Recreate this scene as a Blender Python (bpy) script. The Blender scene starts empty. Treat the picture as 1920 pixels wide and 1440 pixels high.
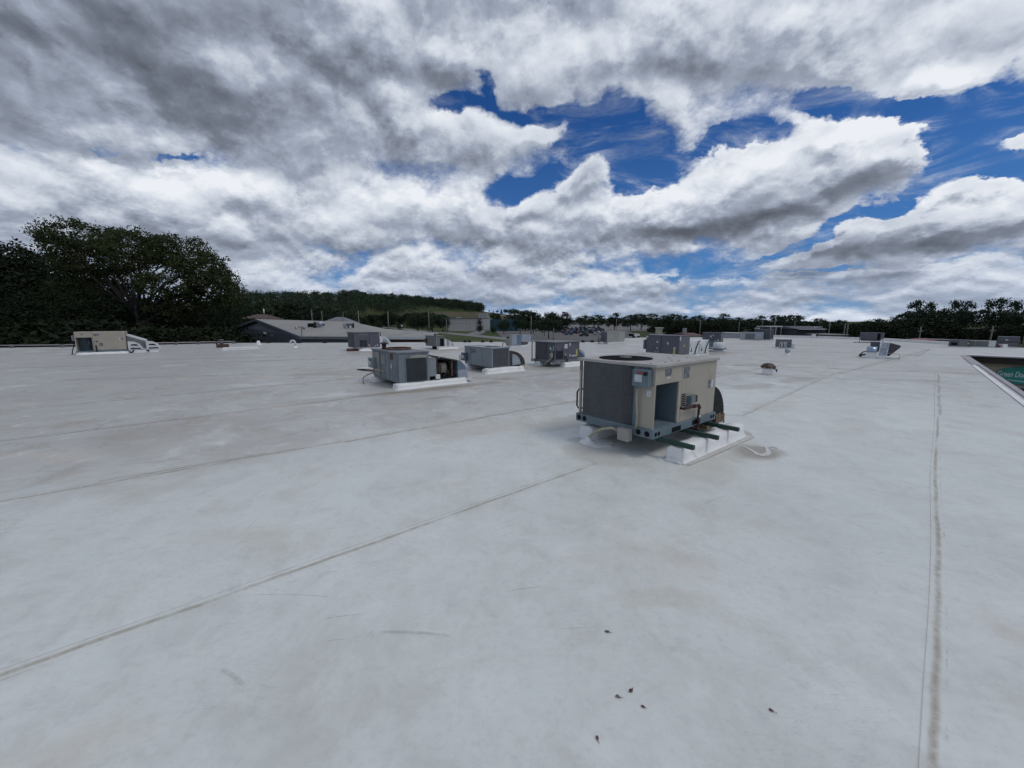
import bpy, bmesh, math, random
from mathutils import Vector, Matrix, noise as mnoise
R = math.radians
SC = bpy.context.scene
COL = SC.collection
random.seed(7)

# ---------------------------------------------------------------- camera
FPX, HOR, EYE = 723.0, 604.0, 1.65          # focal length in photo pixels, horizon row, eye height above the roof
PITCH = math.atan((720 - HOR) / FPX)
cam_d = bpy.data.cameras.new("camera")
cam = bpy.data.objects.new("camera", cam_d); COL.objects.link(cam)
cam_d.sensor_width = 36.0; cam_d.lens = 36.0 * FPX / 1920.0
cam_d.clip_start = 0.05; cam_d.clip_end = 6000
cam.location = (0, 0, EYE); cam.rotation_euler = (R(90) - PITCH, 0, 0)
SC.camera = cam
CP, SP = math.cos(PITCH), math.sin(PITCH)
def ray(px, py):
    x = (px - 960) / FPX; y = (720 - py) / FPX
    return Vector((x, CP + y * SP, -SP + y * CP))
def at(px, py, z=0.0):                       # survey helper: where a sight line meets height z
    d = ray(px, py); t = (z - EYE) / d.z
    return Vector((d.x * t, d.y * t, z))
def atd(px, py, Y):                          # ... or depth Y
    d = ray(px, py); t = Y / d.y
    return Vector((d.x * t, Y, EYE + d.z * t))

# ---------------------------------------------------------------- colour management
SC.view_settings.view_transform = 'Standard'; SC.view_settings.look = 'None'
SC.view_settings.exposure = 0.0; SC.view_settings.gamma = 1.0
SC.render.engine = 'CYCLES'
SC.cycles.use_denoising = True
SC.cycles.use_adaptive_sampling = True; SC.cycles.adaptive_threshold = 0.012; SC.cycles.adaptive_min_samples = 16
SC.cycles.max_bounces = 4; SC.cycles.diffuse_bounces = 2; SC.cycles.sample_clamp_indirect = 3.0; SC.cycles.transparent_max_bounces = 8

# ---------------------------------------------------------------- node helper
class NT:
    def __init__(s, tree): s.t = tree; s.n = tree.nodes; s.l = tree.links
    def put(s, sock, v):
        if v is None: return
        if isinstance(v, bpy.types.NodeSocket): s.l.new(v, sock)
        elif isinstance(v, (tuple, list, Vector)):
            v = tuple(v)
            if len(sock.default_value) == 4 and len(v) == 3: v = v + (1.0,)
            sock.default_value = v
        else:
            try: sock.default_value = v
            except TypeError: sock.default_value = (v,) * len(sock.default_value)
    def m(s, op, a, b=None, c=None, clamp=False):
        n = s.n.new('ShaderNodeMath'); n.operation = op; n.use_clamp = clamp
        for i, v in enumerate((a, b, c)): s.put(n.inputs[i], v)
        return n.outputs[0]
    def v(s, op, a, b=None, c=None, scale=None):
        n = s.n.new('ShaderNodeVectorMath'); n.operation = op
        for i, x in enumerate((a, b, c)): s.put(n.inputs[i], x)
        if scale is not None: s.put(n.inputs['Scale'], scale)
        return n.outputs['Value'] if op in ('DOT_PRODUCT', 'LENGTH', 'DISTANCE') else n.outputs[0]
    def noise(s, vec, scale, detail=4, rough=0.5, dist=0.0, color=False, lac=2.0):
        n = s.n.new('ShaderNodeTexNoise'); s.put(n.inputs['Vector'], vec)
        s.put(n.inputs['Scale'], scale); s.put(n.inputs['Detail'], detail); s.put(n.inputs['Roughness'], rough)
        s.put(n.inputs['Distortion'], dist); s.put(n.inputs['Lacunarity'], lac)
        return n.outputs['Color' if color else 'Fac']
    def ramp(s, x, a, b, lo=0.0, hi=1.0, smooth=True):
        n = s.n.new('ShaderNodeMapRange'); n.interpolation_type = 'SMOOTHSTEP' if smooth else 'LINEAR'
        for k, v in zip(('Value', 'From Min', 'From Max', 'To Min', 'To Max'), (x, a, b, lo, hi)): s.put(n.inputs[k], v)
        return n.outputs[0]
    def mix(s, f, a, b, mode='MIX'):
        n = s.n.new('ShaderNodeMix'); n.data_type = 'RGBA'; n.blend_type = mode; n.clamp_factor = True
        s.put(n.inputs[0], f); s.put(n.inputs[6], a); s.put(n.inputs[7], b)
        return n.outputs[2]
    def sep(s, v):
        n = s.n.new('ShaderNodeSeparateXYZ'); s.put(n.inputs[0], v); return n.outputs
    def comb(s, x, y, z):
        n = s.n.new('ShaderNodeCombineXYZ')
        for i, q in enumerate((x, y, z)): s.put(n.inputs[i], q)
        return n.outputs[0]

# ---------------------------------------------------------------- sky with clouds
SUN_EL, SUN_AZ = R(58), R(112)                # azimuth clockwise from +Y (view direction)
w = bpy.data.worlds.new("World"); SC.world = w; w.use_nodes = True
wt = NT(w.node_tree); wt.n.clear()
def dual(px, py, rx, ry, ang):
    """ellipse on the sky sphere centred on a sight line: linear forms that read 1 at its two half-axes"""
    a = R(ang); c0 = ray(px, py).normalized()
    t1 = ray(px + rx * math.cos(a) * .5, py - rx * math.sin(a) * .5).normalized() - ray(px - rx * math.cos(a) * .5, py + rx * math.sin(a) * .5).normalized()
    t2 = ray(px + ry * math.sin(a) * .5, py + ry * math.cos(a) * .5).normalized() - ray(px - ry * math.sin(a) * .5, py - ry * math.cos(a) * .5).normalized()
    n = c0; A = Matrix((t1, t2, n)); I = A.inverted()
    f1 = Vector((I[0][0], I[1][0], I[2][0])); f2 = Vector((I[0][1], I[1][1], I[2][1]))
    return f1, f2, f1.dot(c0), f2.dot(c0)
def cloud_group():
    g = bpy.data.node_groups.new("cloud_density", 'ShaderNodeTree')
    g.interface.new_socket("Dir", in_out='INPUT', socket_type='NodeSocketVector')
    g.interface.new_socket("Density", in_out='OUTPUT', socket_type='NodeSocketFloat')
    g.interface.new_socket("Puffs", in_out='OUTPUT', socket_type='NodeSocketFloat')
    t = NT(g); gi = t.n.new('NodeGroupInput'); go = t.n.new('NodeGroupOutput')
    d = gi.outputs[0]
    x, y, z = t.sep(d)
    zc = t.m('MAXIMUM', z, 0.0)
    den = t.m('ADD', zc, 0.70)
    f = t.m('MULTIPLY_ADD', zc, 1.1, t.m('DIVIDE', t.m('MULTIPLY', zc, 0.26), t.m('ADD', zc, 0.08)))
    c = t.comb(t.m('DIVIDE', x, den), t.m('DIVIDE', y, den), t.m('DIVIDE', f, den))
    warp = t.v('SCALE', t.v('SUBTRACT', t.noise(c, 4.5, 6, 0.62, color=True), (0.5, 0.5, 0.5)), scale=0.17)
    n1 = t.noise(t.v('ADD', c, (3.1, 1.7, 0.4)), 3.0, 10, 0.50, 0.1)
    vor = t.n.new('ShaderNodeTexVoronoi'); vor.feature = 'F1'
    t.put(vor.inputs['Vector'], t.v('ADD', c, t.v('SCALE', warp, scale=1.6))); t.put(vor.inputs['Scale'], 5.4)
    t.put(vor.inputs['Detail'], 4.0); t.put(vor.inputs['Roughness'], 0.38)
    n2 = t.m('SUBTRACT', 0.45, vor.outputs['Distance'])
    dens = t.m('ADD', t.m('MULTIPLY', t.m('SUBTRACT', n1, 0.5), 2.6), t.m('MULTIPLY', n2, 2.0))
    t.put(go.inputs[1], dens)
    dens = t.m('ADD', dens, t.ramp(zc, 0.0, 0.10, 1.75, 1.36))
    dw = t.v('ADD', d, warp)
    for (px, py, rx, ry, ang, wgt) in BLOBS:
        f1, f2, o1, o2 = dual(px, py, rx, ry, ang)
        u = t.m('SUBTRACT', t.v('DOT_PRODUCT', dw, f1), o1); vv = t.m('SUBTRACT', t.v('DOT_PRODUCT', dw, f2), o2)
        r2 = t.m('MULTIPLY_ADD', u, u, t.m('MULTIPLY', vv, vv))
        r2 = t.m('MULTIPLY', t.m('MULTIPLY', r2, r2), r2)
        dens = t.m('ADD', dens, t.m('DIVIDE', wgt, t.m('ADD', r2, 1.0)))
    t.put(go.inputs[0], dens)
    return g
# clear gaps (negative) and solid clouds (positive): photo col, row, half-width, half-height, tilt, weight
BLOBS = [
 (862, 215, 46, 20, 0, -1.5), (1000, 212, 90, 18, -5, -1.2), (1120, 250, 70, 46, 20, -2.0), (1200, 315, 60, 54, 0, -1.9), (955, 368, 60, 34, 30, -1.8), (1245, 350, 50, 26, 0, -1.2), (1040, 330, 40, 30, 0, -1.1), (925, 170, 12, 30, 0, -1.0),
 (1400, 268, 140, 18, 8, -1.5), (1570, 200, 90, 34, 4, -2.2), (1700, 205, 90, 30, 5, -2.4), (1790, 240, 90, 50, -10, -2.6), (1880, 190, 80, 36, 20, -2.2), (1850, 315, 110, 34, 5, -2.6), (1540, 440, 140, 14, 20, -2.2), (1700, 375, 60, 10, 30, -1.2), (190, 265, 42, 12, -10, -1.3), (330, 272, 34, 8, 0, -1.2),
 (1270, 395, 100, 46, 5, 2.0), (1380, 360, 100, 66, 10, 2.0), (1500, 320, 110, 76, 12, 2.2), (1620, 285, 100, 62, 12, 2.3), (1710, 285, 60, 38, 20, 1.8), (1800, 132, 130, 22, 20, 1.9), (1720, 432, 180, 40, 8, 1.6), (1860, 400, 120, 52, 5, 1.8), (1895, 268, 46, 20, 10, 2.4),
 (300, 330, 620, 220, 0, 0.7), (200, 120, 460, 130, 0, 0.9), (800, 40, 1300, 120, 0, 1.0), (1400, 90, 330, 90, 0, 1.0), (1100, 345, 44, 34, 30, 2.2), (900, 285, 56, 30, -25, 1.5), (1010, 255, 50, 18, 0, 1.0), (1020, 425, 130, 50, 0, 1.2),
 (640, 400, 320, 60, 0, 0.6), (1400, 540, 700, 40, 0, 0.4), (600, 530, 500, 40, 0, 0.5), (1300, 525, 90, 7, 0, -1.0), (1600, 500, 170, 7, 3, -1.0), (520, 545, 60, 6, 0, -1.2), (60, 462, 50, 8, 0, -1.0),
]
# dark cloud undersides (positive = darker) / bright tops (negative)
SHADE = [
 (60, 110, 480, 150, -5, 0.80), (480, 200, 300, 80, -15, 0.45), (330, 20, 500, 60, 0, 0.5), (1300, 425, 180, 26, 4, 1.0), (1470, 405, 90, 20, 12, 0.6), (1700, 465, 240, 24, 3, 0.9),
 (640, 452, 330, 24, 0, 0.6), (60, 400, 170, 60, 0, 0.4), (760, 150, 380, 50, -12, 0.35), (1250, 555, 800, 44, 0, 0.55), (1850, 80, 140, 60, 0, 0.25), (820, 330, 110, 40, -20, 0.2), (420, 250, 260, 30, 0, 0.1),
 (330, 335, 320, 55, 0, -0.6), (820, 380, 100, 36, 0, -0.6), (1560, 270, 180, 34, 20, -0.5), (1480, 350, 200, 26, 12, 0.25), (1350, 330, 110, 22, 15, -0.35), (1450, 150, 300, 50, 10, -0.2), (1750, 372, 200, 20, 8, -0.5),
 (1000, 60, 420, 60, 0, 0.2), (1400, 60, 300, 60, 0, 0.15), (700, 385, 160, 26, 0, -0.45), (1790, 140, 160, 36, 18, -0.5), (1100, 165, 330, 40, 0, -0.25), (1100, 350, 50, 24, 30, 0.3),
]
def build_sky():
    t = wt
    tc = t.n.new('ShaderNodeTexCoord').outputs['Generated']
    d = t.v('NORMALIZE', tc)
    sky = t.n.new('ShaderNodeTexSky'); sky.sky_type = 'NISHITA'; sky.sun_disc = False
    sky.sun_elevation = SUN_EL; sky.sun_rotation = SUN_AZ; sky.air_density = 1.0; sky.dust_density = 0.3; sky.ozone_density = 2.5
    blue = t.mix(1.0, sky.outputs[0], (0.12, 0.345, 0.68), 'MULTIPLY')
    g = cloud_group()
    def dens(v):
        n = t.n.new('ShaderNodeGroup'); n.node_tree = g; t.put(n.inputs[0], v); return n.outputs
    z = t.sep(d)[2]
    D0, N0 = dens(d)
    step = t.m('MULTIPLY_ADD', t.m('MAXIMUM', z, 0.0), 0.055, 0.008)
    D1, N1 = dens(t.v('NORMALIZE', t.v('ADD', d, t.v('SCALE', (0.25, 0.10, 1.0), scale=step))))
    lit = t.m('ADD', t.m('MULTIPLY', t.m('SUBTRACT', N0, N1), 0.43), t.ramp(t.m('SUBTRACT', D0, D1), -1.5, 1.5, -0.35, 0.35))
    thick = t.ramp(D0, 0.3, 2.2)
    sh = t.m('SUBTRACT', t.m('MULTIPLY_ADD', thick, 0.22, 0.27), lit)
    x_, y_, z_ = t.sep(d)
    den = t.m('ADD', t.m('MAXIMUM', z_, 0.0), 0.5)
    c = t.comb(t.m('DIVIDE', x_, den), t.m('DIVIDE', y_, den), t.m('DIVIDE', t.m('MULTIPLY', z_, 2.2), den))
    big = t.noise(c, 2.2, 6, 0.55, 0.2)
    fine = t.m('SUBTRACT', t.noise(c, 13.0, 7, 0.66, 0.3), 0.5)
    alpha = t.ramp(t.m('ADD', D0, t.m('MULTIPLY', fine, 1.5)), -0.25, 1.05)
    wis = t.ramp(t.noise(t.v('MULTIPLY', c, (1.0, 1.0, 1.7)), 4.2, 9, 0.66, 1.2), 0.46, 0.78)
    alpha = t.m('MAXIMUM', alpha, t.m('MULTIPLY', wis, t.ramp(D0, -3.2, 0.2, 0.10, 0.75)))
    dw = t.v('ADD', d, t.v('SCALE', t.v('SUBTRACT', t.noise(c, 2.6, 4, 0.6, color=True), (0.5, 0.5, 0.5)), scale=0.16))
    sh = t.m('ADD', sh, t.m('MULTIPLY', t.m('SUBTRACT', big, 0.5), 0.9)); sh = t.m('ADD', sh, t.m('MULTIPLY', fine, -0.22))
    for (px, py, rx, ry, ang, wgt) in SHADE:
        f1, f2, o1, o2 = dual(px, py, rx, ry, ang)
        u = t.m('SUBTRACT', t.v('DOT_PRODUCT', dw, f1), o1); vv = t.m('SUBTRACT', t.v('DOT_PRODUCT', dw, f2), o2)
        r2 = t.m('MULTIPLY_ADD', u, u, t.m('MULTIPLY', vv, vv)); r2 = t.m('MULTIPLY_ADD', r2, r2, r2)
        sh = t.m('ADD', sh, t.m('DIVIDE', wgt * 0.6, t.m('ADD', r2, 1.0)))
    cr = t.n.new('ShaderNodeValToRGB'); e = cr.color_ramp; e.interpolation = 'LINEAR'
    cols = [(0.0, (0.84, 0.87, 0.92)), (0.25, (0.60, 0.65, 0.735)), (0.48, (0.34, 0.385, 0.475)), (0.72, (0.185, 0.212, 0.268)), (1.0, (0.10, 0.113, 0.140))]
    while len(e.elements) < len(cols): e.elements.new(0.5)
    for el, (p, col) in zip(e.elements, cols): el.position = p; el.color = col + (1,)
    t.put(cr.inputs[0], t.m('MULTIPLY_ADD', sh, 0.56, 0.12, clamp=True))
    cloud = t.v('SCALE', cr.outputs[0], scale=10.0)
    # thin bluish veil of far air low in the sky
    low = t.ramp(z, 0.0, 0.16, 1.0, 0.0)
    cloud = t.mix(t.m('MULTIPLY', low, 0.28), cloud, (4.2, 5.3, 7.4))
    blue = t.mix(t.m('MULTIPLY', t.ramp(z, 0.08, 0.50, 1.0, 0.0), 0.30), blue, (1.3, 2.9, 5.8))
    blue = t.mix(t.m('MULTIPLY', t.ramp(z, 0.0, 0.12, 1.0, 0.0), 0.75), blue, (2.2, 3.6, 6.0))
    col = t.mix(alpha, blue, cloud)
    gnd = t.ramp(z, -0.02, 0.0)
    col = t.mix(gnd, (0.9, 1.0, 1.0), col)
    bg = t.n.new('ShaderNodeBackground'); t.put(bg.inputs[0], col); bg.inputs[1].default_value = 0.10
    out = t.n.new('ShaderNodeOutputWorld'); t.l.new(bg.outputs[0], out.inputs[0])
build_sky()
w.cycles.sampling_method = 'MANUAL'; w.cycles.sample_map_resolution = 512

sun_d = bpy.data.lights.new("sun", 'SUN'); sun = bpy.data.objects.new("sun", sun_d); COL.objects.link(sun)
sun_d.energy = 0.95; sun_d.angle = R(20); sun_d.color = (1.0, 0.95, 0.88)
sdir = Vector((math.sin(SUN_AZ) * math.cos(SUN_EL), math.cos(SUN_AZ) * math.cos(SUN_EL), math.sin(SUN_EL)))
sun.rotation_euler = sdir.to_track_quat('Z', 'Y').to_euler()

# ================================================================= materials
MATS = {}
def pm(name, col, rough=0.6, metal=0.0, var=0.12, scale=4.0, dirt=None, dirt_amt=0.0, dirt_scale=3.0, bump=0.0, bump_scale=40.0, streak=0.0, spec=0.5):
    """painted / weathered surface: base colour with slow mottling, optional dirt patches and vertical streaks"""
    if name in MATS: return MATS[name]
    m = bpy.data.materials.new(name); m.use_nodes = True; t = NT(m.node_tree); b = t.n['Principled BSDF']
    tc = t.n.new('ShaderNodeTexCoord').outputs['Object']
    oi = t.n.new('ShaderNodeObjectInfo').outputs['Random']
    p = t.v('ADD', tc, t.v('SCALE', (13.0, 7.0, 3.0), scale=oi))
    n = t.noise(p, scale, 5, 0.6)
    c = t.mix(t.ramp(n, 0.3, 0.7), tuple(max(0, x * (1 - var)) for x in col), tuple(min(1, x * (1 + var)) for x in col))
    if dirt is not None:
        f = t.ramp(t.noise(p, dirt_scale, 7, 0.65), 0.62 - dirt_amt * 0.35, 0.78 - dirt_amt * 0.2)
        c = t.mix(t.m('MULTIPLY', f, 0.8), c, dirt)
    if streak:
        ps = t.v('MULTIPLY', p, (18.0, 18.0, 1.2))
        c = t.mix(t.ramp(t.noise(ps, 1.0, 4, 0.6), 0.5, 0.8, 0, streak), c, tuple(x * 0.35 for x in col))
    t.put(b.inputs['Base Color'], c)
    t.put(b.inputs['Roughness'], t.m('MULTIPLY_ADD', n, 0.2, rough - 0.1)); b.inputs['Metallic'].default_value = metal
    b.inputs['Specular IOR Level'].default_value = spec
    if bump:
        bn = t.n.new('ShaderNodeBump'); bn.inputs['Strength'].default_value = bump; bn.inputs['Distance'].default_value = 0.02
        t.put(bn.inputs['Height'], t.noise(p, bump_scale, 4, 0.6)); t.put(b.inputs['Normal'], bn.outputs[0])
    MATS[name] = m; return m
BEIGE = pm('beige_enamel', (0.345, 0.312, 0.255), 0.45, 0, 0.06, 2, (0.20, 0.18, 0.15), 0.05, 5, streak=0.25)
BEIGE_TOP = pm('weathered_beige_top', (0.36, 0.345, 0.32), 0.6, 0, 0.10, 3, (0.24, 0.225, 0.20), 0.3, 4)
SLATE = pm('slate_enamel', (0.082, 0.084, 0.105), 0.5, 0, 0.08, 2, (0.12, 0.12, 0.135), 0.1, 4)
BLUEGREY = pm('blue_grey_primer', (0.115, 0.16, 0.185), 0.5, 0.1, 0.15, 5, (0.16, 0.15, 0.13), 0.15, 8, streak=0.2)
PALEBLUE = pm('pale_blue_grey_enamel', (0.20, 0.235, 0.25), 0.5, 0, 0.08, 2, (0.12, 0.115, 0.11), 0.15, 6, streak=0.3)
OLDGREY = pm('chalky_blue_grey_paint', (0.14, 0.165, 0.185), 0.65, 0, 0.15, 3, (0.27, 0.265, 0.235), 0.35, 3.2, streak=0.45)
GALV = pm('galvanised_sheet', (0.32, 0.36, 0.40), 0.42, 0.55, 0.18, 9, (0.45, 0.44, 0.42), 0.15, 6)
WHITEP = pm('white_painted_metal', (0.56, 0.58, 0.58), 0.5, 0, 0.06, 4, (0.36, 0.34, 0.31), 0.1, 6, streak=0.2)
PALE = pm('pale_grey_enamel', (0.25, 0.26, 0.245), 0.55, 0, 0.06, 2, (0.18, 0.18, 0.17), 0.1, 5, streak=0.2)
MIDGREY = pm('mid_grey_metal', (0.14, 0.145, 0.15), 0.55, 0.1, 0.10, 4, (0.2, 0.19, 0.17), 0.1, 6)
DARK = pm('dark_interior', (0.010, 0.012, 0.015), 0.9, 0, 0.2, 6, spec=.1)
BLACK = pm('black_rubber', (0.013, 0.013, 0.014), 0.7, 0, 0.2, 6, spec=.25)
CHAR = pm('charcoal_duct', (0.020, 0.022, 0.024), 0.85, 0, 0.25, 14, (0.045, 0.04, 0.036), 0.2, 12, bump=0.8, spec=.2)
GREEN = pm('dark_green_paint', (0.008, 0.038, 0.029), 0.45, 0, 0.15, 6, (0.03, 0.06, 0.05), 0.1, 9)
RUST = pm('rust_red_iron', (0.045, 0.015, 0.014), 0.75, 0.1, 0.3, 12, (0.10, 0.04, 0.03), 0.25, 14, bump=0.3)
RUSTB = pm('rust_brown', (0.085, 0.045, 0.033), 0.85, 0, 0.3, 8, (0.14, 0.08, 0.05), 0.3, 10)
MEMB = pm('white_membrane_flashing', (0.72, 0.725, 0.71), 0.55, 0, 0.05, 3, (0.40, 0.37, 0.33), 0.12, 5, bump=0.5, bump_scale=9)
LABEL = pm('pale_label', (0.48, 0.50, 0.54), 0.4, 0, 0.1, 30, (0.2, 0.2, 0.24), 0.2, 45)
LABELG = pm('silver_rating_plate', (0.13, 0.135, 0.16), 0.35, 0.2, 0.25, 30, (0.50, 0.50, 0.52), 0.35, 22)
YELLOW = pm('yellow_label', (0.42, 0.38, 0.10), 0.5, 0, 0.15, 20)
RED = pm('red_label', (0.30, 0.04, 0.05), 0.5, 0, 0.15, 20)
HOSE = pm('cream_conduit', (0.36, 0.33, 0.24), 0.5, 0, 0.1, 8, (0.2, 0.16, 0.1), 0.2, 12)
BURLAP = pm('tan_foam', (0.26, 0.20, 0.13), 0.9, 0, 0.3, 14, (0.45, 0.42, 0.36), 0.2, 20, bump=0.6)
GLASS = pm('dark_glass', (0.02, 0.03, 0.04), 0.35, 0, 0.2, 3)
BRICK = pm('dark_red_brick', (0.11, 0.055, 0.045), 0.85, 0, 0.2, 3)
TAN = pm('tan_stucco', (0.50, 0.45, 0.35), 0.85, 0, 0.06, 2)
FASCIA = pm('dark_maroon_fascia', (0.022, 0.012, 0.014), 0.6, 0, 0.15, 3)
EDGE = pm('mauve_metal_edge', (0.33, 0.30, 0.31), 0.5, 0.2, 0.1, 4)
WALLW = pm('precast_white_wall', (0.40, 0.39, 0.365), 0.85, 0, 0.05, 0.3)
NAVY = pm('dark_blue_grey_siding', (0.12, 0.14, 0.175), 0.6, 0, 0.05, 1, streak=0.1)
WOOD = pm('grey_weathered_wood', (0.15, 0.135, 0.115), 0.9, 0, 0.2, 3)
ASPHALT = pm('old_asphalt', (0.10, 0.098, 0.093), 0.9, 0, 0.12, 0.05, (0.15, 0.14, 0.13), 0.2, 0.08)
CONC = pm('pale_concrete_road', (0.17, 0.17, 0.165), 0.9, 0, 0.08, 0.1)
SHINGLE = pm('brown_shingle', (0.085, 0.060, 0.050), 0.9, 0, 0.15, 1.5)
GREYROOF = pm('grey_shingle', (0.17, 0.175, 0.19), 0.9, 0, 0.1, 1.0)
REDROOF = pm('dull_red_roof', (0.115, 0.055, 0.058), 0.8, 0, 0.15, 1.5)

def coil_mat():
    m = bpy.data.materials.new('finned_coil'); m.use_nodes = True; t = NT(m.node_tree); b = t.n['Principled BSDF']
    tc = t.n.new('ShaderNodeTexCoord').outputs['Object']
    wv = t.n.new('ShaderNodeTexWave'); wv.wave_type = 'BANDS'; wv.bands_direction = 'Z'; wv.inputs['Scale'].default_value = 13; wv.inputs['Distortion'].default_value = 0.4
    t.put(wv.inputs['Vector'], tc)
    x, y, z = t.sep(tc)
    w2 = t.n.new('ShaderNodeTexWave'); w2.wave_type = 'BANDS'; w2.bands_direction = 'DIAGONAL'; w2.inputs['Scale'].default_value = 34
    t.put(w2.inputs['Vector'], t.comb(t.m('ADD', x, y), 0.0, 0.0))
    n = t.noise(tc, 5, 6, 0.65); sp = t.noise(tc, 70, 2, 0.5)
    c = t.mix(t.ramp(n, 0.3, 0.75), (0.050, 0.054, 0.060), (0.072, 0.076, 0.082))
    c = t.mix(t.ramp(wv.outputs['Fac'], 0.2, 0.9, 0, 0.22), c, (0.026, 0.028, 0.032))
    c = t.mix(t.ramp(t.noise(t.v('MULTIPLY', tc, (60, 60, 18)), 1.0, 2, 0.5), 0.45, 0.7, 0, 0.35), c, (0.03, 0.032, 0.036))
    c = t.mix(t.ramp(sp, 0.70, 0.78, 0, 0.6), c, (0.2, 0.2, 0.19))
    t.put(b.inputs['Base Color'], c); b.inputs['Roughness'].default_value = 0.6
    bn = t.n.new('ShaderNodeBump'); bn.inputs['Strength'].default_value = 0.35; bn.inputs['Distance'].default_value = 0.004
    t.put(bn.inputs['Height'], wv.outputs['Fac']); t.put(b.inputs['Normal'], bn.outputs[0])
    return m
COIL = coil_mat()

def leaf_mat(name, a, b2, scale=0.35):
    m = bpy.data.materials.new(name); m.use_nodes = True; t = NT(m.node_tree); b = t.n['Principled BSDF']
    tc = t.n.new('ShaderNodeTexCoord').outputs['Object']
    oi = t.n.new('ShaderNodeObjectInfo').outputs['Random']
    n = t.noise(t.v('ADD', tc, t.v('SCALE', (31.0, 17.0, 5.0), scale=oi)), scale, 3, 0.6)
    geo = t.n.new('ShaderNodeNewGeometry').outputs['Random Per Island']
    f = t.m('ADD', t.m('MULTIPLY', t.ramp(n, 0.3, 0.7), 0.6), t.m('MULTIPLY', geo, 0.4))
    f = t.m('ADD', f, t.m('MULTIPLY', t.m('SUBTRACT', oi, 0.5), 0.4), clamp=True)
    t.put(b.inputs['Base Color'], t.mix(f, a, b2)); b.inputs['Roughness'].default_value = 0.75; b.inputs['Specular IOR Level'].default_value = 0.15
    return m
LEAF_D = leaf_mat('dark_foliage', (0.007, 0.012, 0.006), (0.017, 0.027, 0.010), 0.3)  # shaded side of the trees put into a near-black leaf colour
LEAF_L = leaf_mat('olive_foliage', (0.020, 0.032, 0.012), (0.048, 0.062, 0.020), 0.4)
LEAF_F = leaf_mat('far_green_foliage', (0.018, 0.032, 0.020), (0.036, 0.055, 0.028), 0.2)
LEAF_R = leaf_mat('reddish_foliage', (0.05, 0.032, 0.022), (0.085, 0.05, 0.03), 0.3)
BARK = pm('bark', (0.035, 0.030, 0.026), 0.95, 0, 0.3, 2)

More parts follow.
